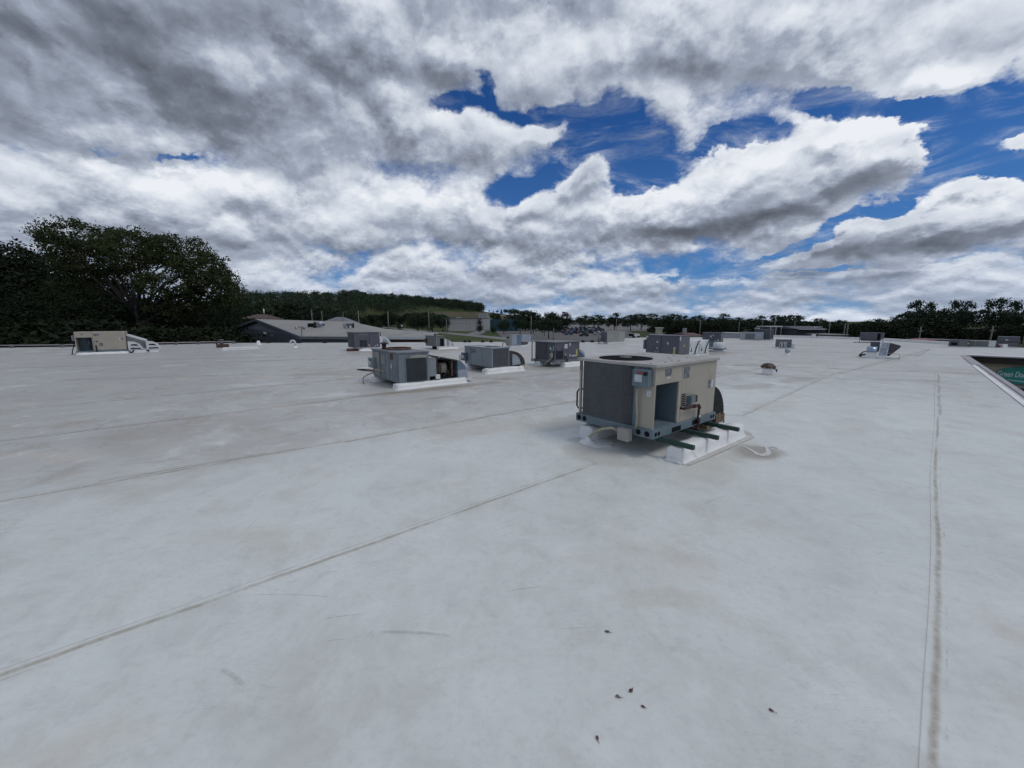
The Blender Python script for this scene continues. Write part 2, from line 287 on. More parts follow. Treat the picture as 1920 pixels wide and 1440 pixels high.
# ================================================================= mesh helpers
class MB:
    def __init__(s): s.v = []; s.f = []; s.mi = []; s.sm = []
    def face(s, pts, mi=0, sm=False):
        k = len(s.v); s.v += [tuple(p) for p in pts]; s.f.append(tuple(range(k, k + len(pts)))); s.mi.append(mi); s.sm.append(sm)
    def box(s, x0, x1, y0, y1, z0, z1, mi=0, M=None):
        k = len(s.v)
        ps = [Vector((x, y, z)) for z in (z0, z1) for y in (y0, y1) for x in (x0, x1)]
        if M is not None: ps = [M @ p for p in ps]
        s.v += [tuple(p) for p in ps]
        for q in ((0, 2, 3, 1), (4, 5, 7, 6), (0, 1, 5, 4), (2, 6, 7, 3), (0, 4, 6, 2), (1, 3, 7, 5)):
            s.f.append(tuple(k + i for i in q)); s.mi.append(mi); s.sm.append(False)
        return s
    def bar(s, p0, p1, r, mi=0, r1=None, n=8):
        return s.tube([p0, p1], r, mi, r1, n)
    def tube(s, pts, r, mi=0, r1=None, n=8, caps=True):
        pts = [Vector(p) for p in pts]; r1 = r if r1 is None else r1
        up = None; rings = []
        for i, p in enumerate(pts):
            d = (pts[min(i + 1, len(pts) - 1)] - pts[max(i - 1, 0)]).normalized()
            if up is None: up = d.orthogonal().normalized()
            a = (up - d * up.dot(d)); a = a.normalized() if a.length > 1e-6 else d.orthogonal().normalized(); up = a; b = d.cross(a)
            rr = r + (r1 - r) * i / (len(pts) - 1); k = len(s.v)
            for j in range(n):
                th = 2 * math.pi * j / n; s.v.append(tuple(p + (a * math.cos(th) + b * math.sin(th)) * rr))
            rings.append(k)
        for k0, k1 in zip(rings, rings[1:]):
            for j in range(n):
                s.f.append((k0 + j, k0 + (j + 1) % n, k1 + (j + 1) % n, k1 + j)); s.mi.append(mi); s.sm.append(n > 5)
        if caps:
            s.f.append(tuple(rings[0] + j for j in reversed(range(n)))); s.mi.append(mi); s.sm.append(False)
            s.f.append(tuple(rings[-1] + j for j in range(n))); s.mi.append(mi); s.sm.append(False)
        return s
    def prism(s, poly, d, mi=0, mside=None, sm=False):
        """closed solid: polygon pushed along d"""
        d = Vector(d); P = [Vector(p) for p in poly]; Q = [p + d for p in P]; n = len(P); mside = mi if mside is None else mside
        k = len(s.v); s.v += [tuple(p) for p in P + Q]
        s.f.append(tuple(k + i for i in reversed(range(n)))); s.mi.append(mi); s.sm.append(False)
        s.f.append(tuple(k + n + i for i in range(n))); s.mi.append(mi); s.sm.append(False)
        for i in range(n):
            j = (i + 1) % n; s.f.append((k + i, k + j, k + n + j, k + n + i)); s.mi.append(mside); s.sm.append(sm)
        return s
    def disc(s, c, nrm, r, mi=0, n=20):
        c = Vector(c); nrm = Vector(nrm).normalized(); a = nrm.orthogonal().normalized(); b = nrm.cross(a)
        s.face([c + (a * math.cos(2 * math.pi * i / n) + b * math.sin(2 * math.pi * i / n)) * r for i in range(n)], mi); return s
    def ring(s, c, r, z, tr, mi=0, n=32):
        s.tube([(c[0] + r * math.cos(2 * math.pi * i / n), c[1] + r * math.sin(2 * math.pi * i / n), z) for i in range(n + 1)], tr, mi, n=6, caps=False); return s
    def lathe(s, c, prof, mi=0, n=24, sm=True):
        k = len(s.v)
        for (r, z) in prof:
            for j in range(n):
                th = 2 * math.pi * j / n; s.v.append((c[0] + r * math.cos(th), c[1] + r * math.sin(th), c[2] + z))
        for i in range(len(prof) - 1):
            for j in range(n):
                a = k + i * n + j; b = k + i * n + (j + 1) % n
                s.f.append((a, b, b + n, a + n)); s.mi.append(mi); s.sm.append(sm)
        s.f.append(tuple(k + (len(prof) - 1) * n + j for j in range(n))); s.mi.append(mi); s.sm.append(False)
        return s
    def build(s, name, mats, parent=None, bevel=0.0, loc=None, rz=0.0, fix=True):
        if not isinstance(mats, (list, tuple)): mats = [mats]
        me = bpy.data.meshes.new(name); me.from_pydata(s.v, [], s.f)
        for m in mats: me.materials.append(m)
        me.polygons.foreach_set('material_index', s.mi); me.polygons.foreach_set('use_smooth', s.sm)
        if fix:
            bm = bmesh.new(); bm.from_mesh(me); bmesh.ops.recalc_face_normals(bm, faces=bm.faces); bm.to_mesh(me); bm.free()
        me.update()
        o = bpy.data.objects.new(name, me); COL.objects.link(o)
        if parent is not None: o.parent = parent
        if loc is not None: o.location = loc
        o.rotation_euler[2] = rz
        if bevel:
            b = o.modifiers.new('bevel', 'BEVEL'); b.width = bevel; b.segments = 2; b.limit_method = 'ANGLE'
        return o
def tag(o, label, cat, group=None, kind=None):
    if label: o['label'] = label
    if cat: o['category'] = cat
    if group: o['group'] = group
    if kind: o['kind'] = kind
    return o
def thing(name, loc, rz, label, cat, group=None):
    o = bpy.data.objects.new(name, None); o.empty_display_size = 0.2; COL.objects.link(o)
    o.location = loc; o.rotation_euler = (0, 0, rz); return tag(o, label, cat, group)
def bx(name, mat, parent, x0, x1, y0, y1, z0, z1, bevel=0.0):
    return MB().box(x0, x1, y0, y1, z0, z1).build(name, mat, parent, bevel)

UA = R(38.5)                                  # long axis of the building and of the rooftop units
UX, VX = Vector((math.cos(UA), math.sin(UA), 0)), Vector((-math.sin(UA), math.cos(UA), 0))
def loc_to_world(O, x, y, z=0): return Vector(O) + UX * x + VX * y + Vector((0, 0, z))

# ================================================================= terrain
GZ = -5.0
def lerp_tab(tab, x):
    if x <= tab[0][0]: return tab[0][1]
    for (a, va), (b, vb) in zip(tab, tab[1:]):
        if x <= b: return va + (vb - va) * (x - a) / (b - a)
    return tab[-1][1]
CREST = [(-700, 10), (0, 36), (400, 44), (560, 46), (690, 44), (760, 39), (850, 31), (900, 24), (950, 17), (1010, 10), (1080, 6), (1180, 2), (1400, -1), (1900, -3), (2600, -3)]
def sst(x): x = min(1, max(0, x)); return x * x * (3 - 2 * x)
def terr(x, y):
    """height of the land; a hill rises to the left beyond 250 m"""
    d = max(y, 1.0); col = 960 + 723 * x / d
    if y <= 60: return GZ
    zc = lerp_tab(CREST, col)
    start = lerp_tab([(560, 200), (900, 300), (1200, 330)], col)
    far = GZ + (zc - GZ) * sst((y - start) / (820 - start))
    if y > 820: far += (y - 820) * 0.004
    return far
def hit(px, py):
    d = ray(px, py); t = 20.0
    while t < 3000:
        p = Vector((0, 0, EYE)) + d * t
        if p.z <= terr(p.x, p.y): return p
        t *= 1.004
    return Vector((0, 0, EYE)) + d * 900
def onland(col, Y, dz=0.0):
    x = (col - 960) / 723 * Y; return Vector((x, Y, terr(x, Y) + dz))

# ================================================================= the flat roof we stand on
def roof_mat():
    m = bpy.data.materials.new('white_roof_membrane'); m.use_nodes = True; t = NT(m.node_tree); b = t.n['Principled BSDF']
    P = t.n.new('ShaderNodeTexCoord').outputs['Object']
    n_big = t.noise(P, 0.22, 6, 0.6, 0.3); n_mid = t.noise(P, 1.1, 7, 0.62, 0.6); n_fine = t.noise(P, 14, 5, 0.65)
    base = t.mix(t.ramp(n_mid, 0.32, 0.68), (0.60, 0.625, 0.59), (0.66, 0.685, 0.65))
    x, y, z = t.sep(P)
    dist = t.v('LENGTH', P)
    # older, dirtier membrane beyond the first bays: brownish grey ponding stains
    zone = t.ramp(t.m('ADD', t.m('SUBTRACT', y, t.m('MULTIPLY', x, 0.62)), t.m('MULTIPLY', t.m('SUBTRACT', n_big, 0.5), 5.0)), 4.6, 9.0)
    zone = t.m('MULTIPLY', zone, t.ramp(t.m('SUBTRACT', y, t.m('MULTIPLY', x, 0.88)), -1.0, 1.8))
    zone = t.m('MAXIMUM', zone, t.m('MULTIPLY', t.ramp(dist, 8.0, 17.0), 0.75))
    base = t.mix(t.m('MULTIPLY', zone, 0.80), base, (0.42, 0.415, 0.395))
    far_l = t.ramp(x, 0.0, -14.0); base = t.mix(t.m('MULTIPLY', t.m('MULTIPLY', far_l, zone), 0.45), base, (0.30, 0.30, 0.295))
    pond = t.ramp(t.noise(t.v('ADD', P, (9, 4, 0)), 0.33, 8, 0.62, 0.8), 0.50, 0.66)
    base = t.mix(t.m('MULTIPLY', pond, t.m('MULTIPLY_ADD', zone, 0.34, 0.10)), base, (0.30, 0.27, 0.23))
    rim = t.ramp(t.m('ABSOLUTE', t.m('SUBTRACT', t.noise(t.v('ADD', P, (2, 8, 0)), 0.45, 6, 0.6, 0.6), 0.52)), 0.0, 0.014, 1.0, 0.0)
    base = t.mix(t.m('MULTIPLY', rim, t.m('MULTIPLY_ADD', zone, 0.30, 0.05)), base, (0.22, 0.20, 0.175))
    p2_ = t.ramp(t.noise(t.v('ADD', P, (19, 3, 0)), 1.15, 8, 0.68, 0.5), 0.50, 0.66)
    base = t.mix(t.m('MULTIPLY', p2_, t.m('MULTIPLY_ADD', zone, 0.46, 0.16)), base, (0.34, 0.295, 0.23))
    # pale clean patches
    pale = t.ramp(t.noise(t.v('ADD', P, (4, 2, 5)), 0.6, 6, 0.6, 0.4), 0.56, 0.72)
    base = t.mix(t.m('MULTIPLY', pale, 0.45), base, (0.72, 0.73, 0.71))
    warm = t.ramp(t.noise(t.v('ADD', P, (14, 2, 5)), 0.8, 5, 0.6, 0.4), 0.55, 0.75)
    base = t.mix(t.m('MULTIPLY', warm, 0.65), base, (0.53, 0.485, 0.415))
    # scuffs and speckle
    base = t.mix(t.ramp(n_fine, 0.50, 0.72, 0, 0.24), base, (0.40, 0.41, 0.41))
    n_3 = t.noise(t.v('ADD', P, (7, 7, 7)), 3.2, 8, 0.68, 0.5)
    base = t.mix(t.ramp(n_3, 0.48, 0.68, 0, 0.32), base, (0.43, 0.42, 0.39)); base = t.mix(t.ramp(n_3, 0.46, 0.30, 0, 0.40), base, (0.72, 0.73, 0.71))
    n_4 = t.noise(t.v('MULTIPLY', P, (22, 40, 1)), 1.0, 6, 0.72, 0.8); base = t.mix(t.ramp(n_4, 0.45, 0.75, 0, 0.30), base, (0.42, 0.43, 0.42))
    sc = t.noise(t.v('MULTIPLY', P, (3.0, 17.0, 1.0)), 1.0, 4, 0.55, 1.4)
    scm = t.m('MULTIPLY', t.ramp(t.m('ABSOLUTE', t.m('SUBTRACT', sc, 0.5)), 0.0, 0.006, 1.0, 0.0), t.ramp(t.noise(t.v('ADD', P, (1, 5, 5)), 0.9, 3, 0.5), 0.55, 0.66))
    base = t.mix(t.m('MULTIPLY', scm, 0.5), base, (0.33, 0.34, 0.35))
    spk = t.ramp(t.noise(P, 95, 2, 0.5), 0.77, 0.81); base = t.mix(t.m('MULTIPLY', spk, 0.4), base, (0.2, 0.18, 0.16))
    height = t.m('ADD', t.m('MULTIPLY', n_fine, 0.05), t.m('MULTIPLY', n_mid, 0.5))
    for (cx, cy, rx, ry, an, st) in STAINS:
        a = R(an); d = t.v('SUBTRACT', P, (cx, cy, 0))
        u = t.v('DOT_PRODUCT', d, (math.cos(a) / rx, math.sin(a) / rx, 0)); v = t.v('DOT_PRODUCT', d, (-math.sin(a) / ry, math.cos(a) / ry, 0))
        r2 = t.m('ADD', t.m('MULTIPLY_ADD', u, u, t.m('MULTIPLY', v, v)), t.m('MULTIPLY', t.m('SUBTRACT', n_mid, 0.5), 3.5))
        base = t.mix(t.m('MULTIPLY', t.ramp(r2, 0.3, 1.3, 1.0, 0.0), st), base, (0.25, 0.205, 0.155) if st > 0.3 else (0.42, 0.375, 0.30))
    t.put(b.inputs['Base Color'], base); t.put(b.inputs['Roughness'], t.m('MULTIPLY_ADD', n_mid, 0.25, 0.38)); b.inputs['Specular IOR Level'].default_value = 0.4
    bn = t.n.new('ShaderNodeBump'); bn.inputs['Strength'].default_value = 0.5; bn.inputs['Distance'].default_value = 0.012
    t.put(bn.inputs['Height'], height); t.put(b.inputs['Normal'], bn.outputs[0])
    return m
def ln(p, q, wd=0.05, st=1.0, e0=0.0, e1=0.0):
    p, q = at(*p), at(*q); d = (q - p).normalized(); p = p - d * e0; q = q + d * e1
    return (p.x, p.y, q.x, q.y, wd, st)
SEAMS = [
 ln((0, 1255), (1085, 878), 0.035, 1.0, 1, 0.3), ln((1735, 1310), (1751, 780), 0.028, 1.0, 4, 0.2), ln((1751, 780), (1753, 700), 0.05, 0.8),
 ln((40, 930), (640, 826), 0.05, 0.9, 3, 0), ln((640, 826), (1080, 750), 0.07, 0.9, 0, 12), ln((0, 825), (800, 728), 0.08, 0.9, 4, 6), ln((0, 770), (560, 718), 0.09, 0.7, 4, 2),
 ln((1380, 780), (1560, 700), 0.05, 0.5), ln((1560, 700), (1735, 655), 0.12, 0.6), ln((1400, 705), (1870, 716), 0.12, 0.7), ln((1350, 683), (1860, 701), 0.16, 0.9),  # last one: its dark strip also paints in the shade of a fold ridge
 ln((0, 690), (640, 672), 0.16, 0.6), ln((0, 664), (150, 660), 0.2, 0.9, 6, 0), ln((300, 674), (1000, 655), 0.2, 0.5, 0, 6), ln((560, 700), (1085, 712), 0.12, 0.5), ln((1345, 655), (1880, 668), 0.22, 0.7, 0, 3),
 ln((1360, 645), (1800, 652), 0.3, 0.6), ln((1708, 668), (1735, 655), 0.12, 0.9), ln((88, 732), (221, 723), 0.10, 0.6), ln((0, 700), (60, 697), 0.14, 0.9), ln((100, 713), (500, 700), 0.10, 0.4), ln((190, 898), (500, 848), 0.05, 0.5),
]
SCUFFS = [ln(*a) for a in (((595, 1164), (688, 1152), .006, .6), ((440, 1118), (640, 1122), .005, .5), ((690, 1186), (860, 1196), .013, .4), ((600, 1206), (660, 1198), .004, .3), ((460, 996), (492, 966), .004, .5), ((930, 996), (968, 982), .005, .7),
  ((1310, 950), (1370, 928), .006, .45), ((940, 1112), (1022, 1100), .006, .4), ((1040, 1182), (1110, 1178), .004, .5), ((410, 1252), (460, 1290), .014, .4), ((690, 1192), (700, 1184), .006, .5), ((1400, 1072), (1434, 1074), .003, .6), ((1640, 1044), (1662, 1034), .004, .4), ((1515, 1402), (1535, 1415), .004, .4), ((600, 1075), (640, 1072), .004, .4))]
_s = lambda px, py, rx, ry, an, st: (at(px, py).x, at(px, py).y, rx, ry, an, st)
STAINS = [
 _s(790, 732, 1.5, 0.22, 30, 0.6), _s(880, 722, 1.2, 0.2, 30, 0.5), _s(1060, 792, 0.9, 0.35, 35, 0.32), _s(640, 700, 1.8, 0.5, 20, 0.35), _s(1425, 848, 0.42, 0.28, 35, 0.7), _s(1330, 880, 0.6, 0.3, 35, 0.28), _s(1600, 800, 0.9, 0.4, 35, 0.2), _s(1110, 850, 0.5, 0.3, 128, 0.3), _s(1450, 760, 0.9, 0.4, 35, 0.25),
 _s(1330, 662, 2.2, 1.0, 35, 0.55), _s(1240, 1120, 0.35, 0.10, 0, 0.24), _s(900, 800, 1.2, 0.5, 20, 0.22), _s(830, 745, 0.5, 0.12, 30, 0.5), _s(1500, 712, 1.2, 0.3, 30, 0.35), _s(1410, 725, 0.9, 0.3, 30, 0.35),
 _s(1090, 826, 0.30, 0.2, 0, 0.35), _s(1000, 690, 2.2, 0.6, 30, 0.35), _s(1760, 690, 0.5, 2.2, 30, 0.3), _s(1200, 800, 1.2, 0.4, 128, 0.28), _s(850, 655, 3, 1.4, 30, 0.4), _s(720, 690, 2.4, 0.5, 38, 0.4),
]
NOTCH = at(1812, 667)
FARP = [at(1410, 631), at(1520, 633.5), at(1652, 638.3), at(1777, 646), at(1880, 651.5)]
EDIR = (NOTCH - at(1920, 740)).normalized()
roof_pts = [NOTCH - EDIR * 34, NOTCH, NOTCH - VX * 26, NOTCH - VX * 26 + UX * 22, FARP[4] + Vector((0.6, 0, 0)), FARP[3], FARP[2], FARP[1], FARP[0],
            at(1352, 632), at(1200, 633), at(1165, 635), at(1150, 641), at(900, 641), at(650, 642.5), at(440, 643), at(138, 650), at(0, 652), Vector((-47, 20, 0)), Vector((-40, -8, 0)), Vector((-12, -12, 0))]
roof_pts = [Vector((p.x, p.y, 0)) for p in roof_pts]
store = thing('store_building', (0, 0, 0), 0, 'long low commercial building under the broad white flat roof everything stands on', 'building')
rb = MB()
top = [(p.x, p.y, 0) for p in roof_pts]
rb.prism([(p.x, p.y, -0.12) for p in roof_pts], (0, 0, 0.12))
roof = rb.build('roof_membrane', roof_mat(), store)
wl = MB()
def inset(poly, d):
    c = []
    n = len(poly)
    for i in range(n):
        a, b, e = poly[i - 1], poly[i], poly[(i + 1) % n]
        n1 = Vector((-(b - a).y, (b - a).x, 0)).normalized(); n2 = Vector((-(e - b).y, (e - b).x, 0)).normalized()
        k = (n1 + n2); k = k / max(0.3, k.length_squared / 2) if k.length > .01 else n1
        c.append(b + k * d)
    return c
win = inset(roof_pts, 0.18)
wl.prism([(p.x, p.y, GZ - 0.3) for p in win], (0, 0, -GZ + 0.3 - 0.125))
wl.build('wall', TAN, store)
# fascia band below the roof edge, on the inside of the notch, with the metal edge along the right side
def band(mb, a, b, z0, z1, out, th, mi=0):
    a, b = Vector(a), Vector(b); d = (b - a).normalized(); o = Vector((d.y, -d.x, 0))
    P = [a + o * out, b + o * out, b + o * (out + th), a + o * (out + th)]
    mb.prism([(p.x, p.y, z0) for p in P], (0, 0, z1 - z0), mi)
fa = MB(); band(fa, NOTCH - EDIR * 30, NOTCH - EDIR * 0.2, -0.36, -0.005, 0.0, 0.06); band(fa, NOTCH - UX * .06, NOTCH - VX * 25, -0.30, -0.005, 0.06, 0.12); fa.build('fascia', FASCIA, store)
ed = MB()
e1, e2, e3 = NOTCH - EDIR * 2.2, NOTCH - EDIR * 6.4, NOTCH - EDIR * 31
for a, b, o, w_, z_ in ((NOTCH - EDIR * .1, e1, -0.20, 0.26, 0.02), (e1, e2, -0.22, 0.26, 0.03), (e2, e3, -0.07, 0.11, 0.03)):
    band(ed, b, a, 0.002, z_, o, w_)
band(ed, NOTCH - UX * .2, NOTCH - VX * 25, 0.002, 0.05, -0.10, 0.30)
ed.build('metal_edge', EDGE, store)
lp = MB(); band(lp, e3, e2 - EDIR * .05, 0.003, 0.022, -0.25, 0.10); band(lp, NOTCH - UX * .3, NOTCH - VX * 25, 0.003, 0.07, -0.55, 0.40)
lp.build('edge_flashing', MEMB, store, bevel=0.02)
# low parapet along the far right edge
pr_ = MB()
for a, b in zip(FARP, FARP[1:]):
    d = (b - a).normalized(); o = Vector((d.y, -d.x, 0)) * -1
    pr_.prism([(a.x, a.y, 0.003), (b.x, b.y, 0.003), (b.x + o.x * .3, b.y + o.y * .3, 0.003), (a.x + o.x * .3, a.y + o.y * .3, 0.003)], (0, 0, 0.20))
pr_.build('parapet', MEMB, store)
PATCH = pm('membrane_patch', (0.50, 0.49, 0.455), .6, 0, .06, 3, (.36, .33, .28), .35, 2.5)
def flat_patch(name, pts, h=.006, mat=None):
    c = [at(*p) for p in pts]; MB().prism([(p.x, p.y, 0.0015) for p in c], (0, 0, h - .0015)).build(name, mat or PATCH, store)
flat_patch('sleeper_patch', [(1262, 868), (1292, 873), (1330, 858), (1413, 821), (1408, 812), (1385, 803), (1360, 800), (1250, 850)])
flat_patch('small_round_patch', [(1233, 860), (1237, 857), (1243, 858), (1246, 862), (1241, 865), (1235, 864)], .008, MEMB)
flat_patch('conduit_patch', [(1088, 826), (1096, 818), (1112, 817), (1130, 823), (1150, 831), (1147, 838), (1120, 840), (1098, 834)], .010, MEMB)
SQP = [at(*p) for p in ((1366, 830), (1380, 835), (1396, 838), (1410, 845), (1422, 853), (1434, 854), (1441, 850), (1439, 843), (1435, 839), (1446, 837), (1457, 841))]
sq = MB()
for k_, (a_, b_) in enumerate(zip(SQP, SQP[1:])):
    d_ = (b_ - a_).normalized(); n_ = Vector((-d_.y, d_.x, 0)); w0, w1 = [(.006, .009, .014, .020, .034, .036, .030, .022, .020, .026, .016)[k_ + i] for i in (0, 1)]
    sq.prism([tuple(a_ - n_ * w0 + Vector((0, 0, .0012))), tuple(b_ - n_ * w1 + Vector((0, 0, .0012))), tuple(b_ + n_ * w1 + Vector((0, 0, .0012))), tuple(a_ + n_ * w0 + Vector((0, 0, .0012)))], (0, 0, .003 + .0003 * k_))
sq.build('sealant_smear', pm('dull_sealant', (.58, .575, .55), .7, 0, .08, 9), store)
# lap seams and scuffs: narrow strips lying on the membrane, mostly see-through, carrying the dirt that gathers there and the painted shade of one fold
def strip_mat(name, col, amt, kind):
    m = bpy.data.materials.new(name); m.use_nodes = True; t = NT(m.node_tree); b = t.n['Principled BSDF']; out = t.n['Material Output']
    uv = t.n.new('ShaderNodeUVMap').outputs[0]; u, v, _ = t.sep(uv); P = t.n.new('ShaderNodeTexCoord').outputs['Object']
    c = t.m('ABSOLUTE', t.m('SUBTRACT', v, 0.5))
    if kind == 'band':
        prof = t.m('ADD', t.ramp(t.m('ABSOLUTE', t.m('SUBTRACT', v, t.m('MULTIPLY_ADD', t.noise(P, 2.0, 4, .6), .5, .3))), 0.0, 0.30, 1.0, 0.0), t.m('MULTIPLY', t.ramp(t.m('ABSOLUTE', t.m('SUBTRACT', v, 0.10)), 0.0, 0.07, 1.0, 0.0), t.ramp(t.noise(P, 2.7, 5, .7), .50, .62, 0, .8)), clamp=True)
        al = t.m('MULTIPLY', prof, t.m('MULTIPLY', t.ramp(t.noise(P, 1.1, 8, .72), .34, .56), t.ramp(t.noise(P, 17.0, 5, .7), .25, .6, .25, 1)))
    elif kind == 'line': al = t.ramp(t.noise(P, 1.3, 5, .6), .25, .55, .45, 1.0)
    else: al = t.m('MULTIPLY', t.m('MULTIPLY', t.ramp(c, 0.15, 0.5, 1.0, 0.0), t.m('MULTIPLY', t.ramp(u, 0.0, 0.3), t.ramp(u, 1.0, 0.75))), t.ramp(t.noise(P, 30.0, 4, .7), .35, .6, .3, 1))
    t.put(b.inputs['Base Color'], t.mix(t.noise(P, 9.0, 4, .6), tuple(x * .75 for x in col), tuple(x * 1.25 for x in col))); b.inputs['Roughness'].default_value = .7
    tr = t.n.new('ShaderNodeBsdfTransparent'); mx = t.n.new('ShaderNodeMixShader'); t.put(mx.inputs[0], t.m('MULTIPLY', al, amt)); t.l.new(tr.outputs[0], mx.inputs[1]); t.l.new(b.outputs[0], mx.inputs[2]); t.l.new(mx.outputs[0], out.inputs[0])
    return m
DIRT_SHADE = strip_mat('seam_dirt_and_shade', (.37, .29, .18), .42, 'band'); DIRTF = strip_mat('faint_seam_dirt', (.34, .28, .20), .36, 'band'); LINE = strip_mat('seam_edge_line', (.27, .23, .18), .38, 'line'); SCUFF = strip_mat('scuff_mark', (.30, .31, .31), .22, 'scuff')
LAP = strip_mat('clean_lap', (.66, .67, .65), .35, 'line')
def strip(mb, uvs, a, b, off, half, z, mi, bow=0.0, wob=0.0, seg=1, seed=0):
    d = (b - a); L = d.length; d.normalize(); n = Vector((-d.y, d.x, 0)); rnd = random.Random(seed); prev = None
    for i in range(seg + 1):
        s = i / seg; o = off + bow * L * s * (1 - s) + wob * (mnoise.noise(Vector((a.x + d.x * L * s * .35, a.y + d.y * L * s * .35, 1.7))))
        c = a + d * L * s + n * o; cur = (c - n * half, c + n * half, s)
        if prev: mb.face([(prev[0].x, prev[0].y, z), (cur[0].x, cur[0].y, z), (cur[1].x, cur[1].y, z), (prev[1].x, prev[1].y, z)], mi); uvs += [(prev[2], 0), (cur[2], 0), (cur[2], 1), (prev[2], 1)]
        prev = cur
def finish(mb, uvs, name, mats):
    o = mb.build(name, mats, store, fix=False); uvl = o.data.uv_layers.new(name='UVMap')
    for k, c in enumerate(uvs): uvl.data[k].uv = c
    return o
for si, (ax, ay, bx_, by, wd, st) in enumerate(SEAMS):
    a, b = Vector((ax, ay, 0)), Vector((bx_, by, 0)); mb, uvs = MB(), []; sg_ = max(4, int((b - a).length / .5))
    strip(mb, uvs, a, b, 0, wd * .06, .0045, 1, wob=.03, seg=sg_); strip(mb, uvs, a, b, -wd * 1.5, wd * 1.35, .0025, 0, wob=.03, seg=sg_)
    finish(mb, uvs, 'membrane_seam', [DIRT_SHADE if st >= .85 else DIRTF, LINE, LAP])
mb, uvs = MB(), []
for (ax, ay, bx_, by, wd, st) in SCUFFS:
    strip(mb, uvs, Vector((ax, ay, 0)), Vector((bx_, by, 0)), 0, wd * 1.1, .0035, 0, bow=.12, seg=10)
sc_ = finish(mb, uvs, 'scuff_marks', [SCUFF]); sc_['kind'] = 'stuff'
mb, uvs = MB(), []
_p = [at(*q_) for q_ in ((1262, 869), (1292, 874), (1330, 859), (1414, 821), (1400, 812), (1352, 806))]
for k_, (a_, b_) in enumerate(zip(_p, _p[1:])): strip(mb, uvs, Vector((a_.x, a_.y, 0)), Vector((b_.x, b_.y, 0)), 0, .006, .0095, 0, seg=4)
finish(mb, uvs, 'patch_edge', [LINE])
# storefront glass under the sign
MB().prism([tuple(NOTCH - VX * 1.2 - UX * .02 + Vector((0, 0, -3.2)) + UX * .18), tuple(NOTCH - VX * 12 + UX * .16 + Vector((0, 0, -3.2))), tuple(NOTCH - VX * 12 + UX * .16 + Vector((0, 0, -1.45))), tuple(NOTCH - VX * 1.2 + UX * .16 + Vector((0, 0, -1.45)))], tuple(-UX * 0.06)).build('storefront_glass', GLASS, store)
cn = MB(); cn.prism([tuple(NOTCH - VX * 1.3 + UX * .1 + Vector((0, 0, -1.36))), tuple(NOTCH - VX * 12 + UX * .1 + Vector((0, 0, -1.36))), tuple(NOTCH - VX * 12 + UX * .1 + Vector((0, 0, -1.27))), tuple(NOTCH - VX * 1.3 + UX * .1 + Vector((0, 0, -1.27)))], tuple(-UX * 0.35))
cn.build('canopy_edge', EDGE, store)

# the shop sign on the wall across the notch
def wallp(y, z, out=0.0): return NOTCH + VX * y + UX * (0.13 - out) + Vector((0, 0, z))
SIGN_G = pm('teal_green_sign', (0.02, 0.27, 0.22), 0.5, 0, 0.15, 4, (0.04, 0.32, 0.23), 0.2, 4)
sg = thing('shop_sign', tuple(wallp(-1.5, -0.8)), 0, 'teal green shop sign with pale old-style lettering on tan wall past the roof notch', 'sign')
o0 = wallp(-1.5, -0.8)
poly = [(-1.00, -0.80), (-1.06, -0.66), (-1.22, -0.52), (-1.80, -0.38), (-2.45, -0.34), (-2.45, -1.10), (-2.0, -1.24), (-1.62, -1.20), (-1.38, -1.12), (-1.10, -0.98)]
MB().prism([tuple(wallp(a, b) - o0) for a, b in poly], tuple(-UX * 0.05)).build('sign_panel', SIGN_G, sg)
LET = pm('pale_sign_lettering', (0.52, 0.66, 0.65), 0.6, 0, 0.05, 4)
def text(name, body, mat, parent, loc, right, upv, size, ext=0.004, align='LEFT', sx=1.0, shear=0.0):
    cu = bpy.data.curves.new(name, 'FONT'); cu.body = body; cu.size = size; cu.extrude = ext; cu.align_x = align; cu.shear = shear; cu.offset = 0.010
    cu.materials.append(mat)
    tmp = bpy.data.objects.new(name, cu); COL.objects.link(tmp)
    dg = bpy.context.evaluated_depsgraph_get(); me = bpy.data.meshes.new_from_object(tmp.evaluated_get(dg)); bpy.data.objects.remove(tmp)
    o = bpy.data.objects.new(name, me); COL.objects.link(o); o.parent = parent
    r = Vector(right).normalized(); u = Vector(upv).normalized(); n = r.cross(u)
    M = Matrix((r * sx, u, n)).transposed().to_4x4(); M.translation = Vector(loc); o.matrix_local = M
    return o
text('lettering', 'Green Door', LET, sg, wallp(-1.06, -0.90, 0.056) - o0, -VX, (0, 0, 1), 0.36, sx=0.50, shear=0.15)
text('small_lettering', 'BAR', LET, sg, wallp(-1.62, -1.12, 0.056) - o0, -VX, (0, 0, 1), 0.10, sx=0.8) if False else None
MB().prism([tuple(wallp(a, b, .051) - o0) for a, b in ((-1.42, -1.03), (-1.95, -1.08), (-1.95, -1.12), (-1.42, -1.07))], tuple(-UX * 0.004)).build('underline_stroke', LET, sg)

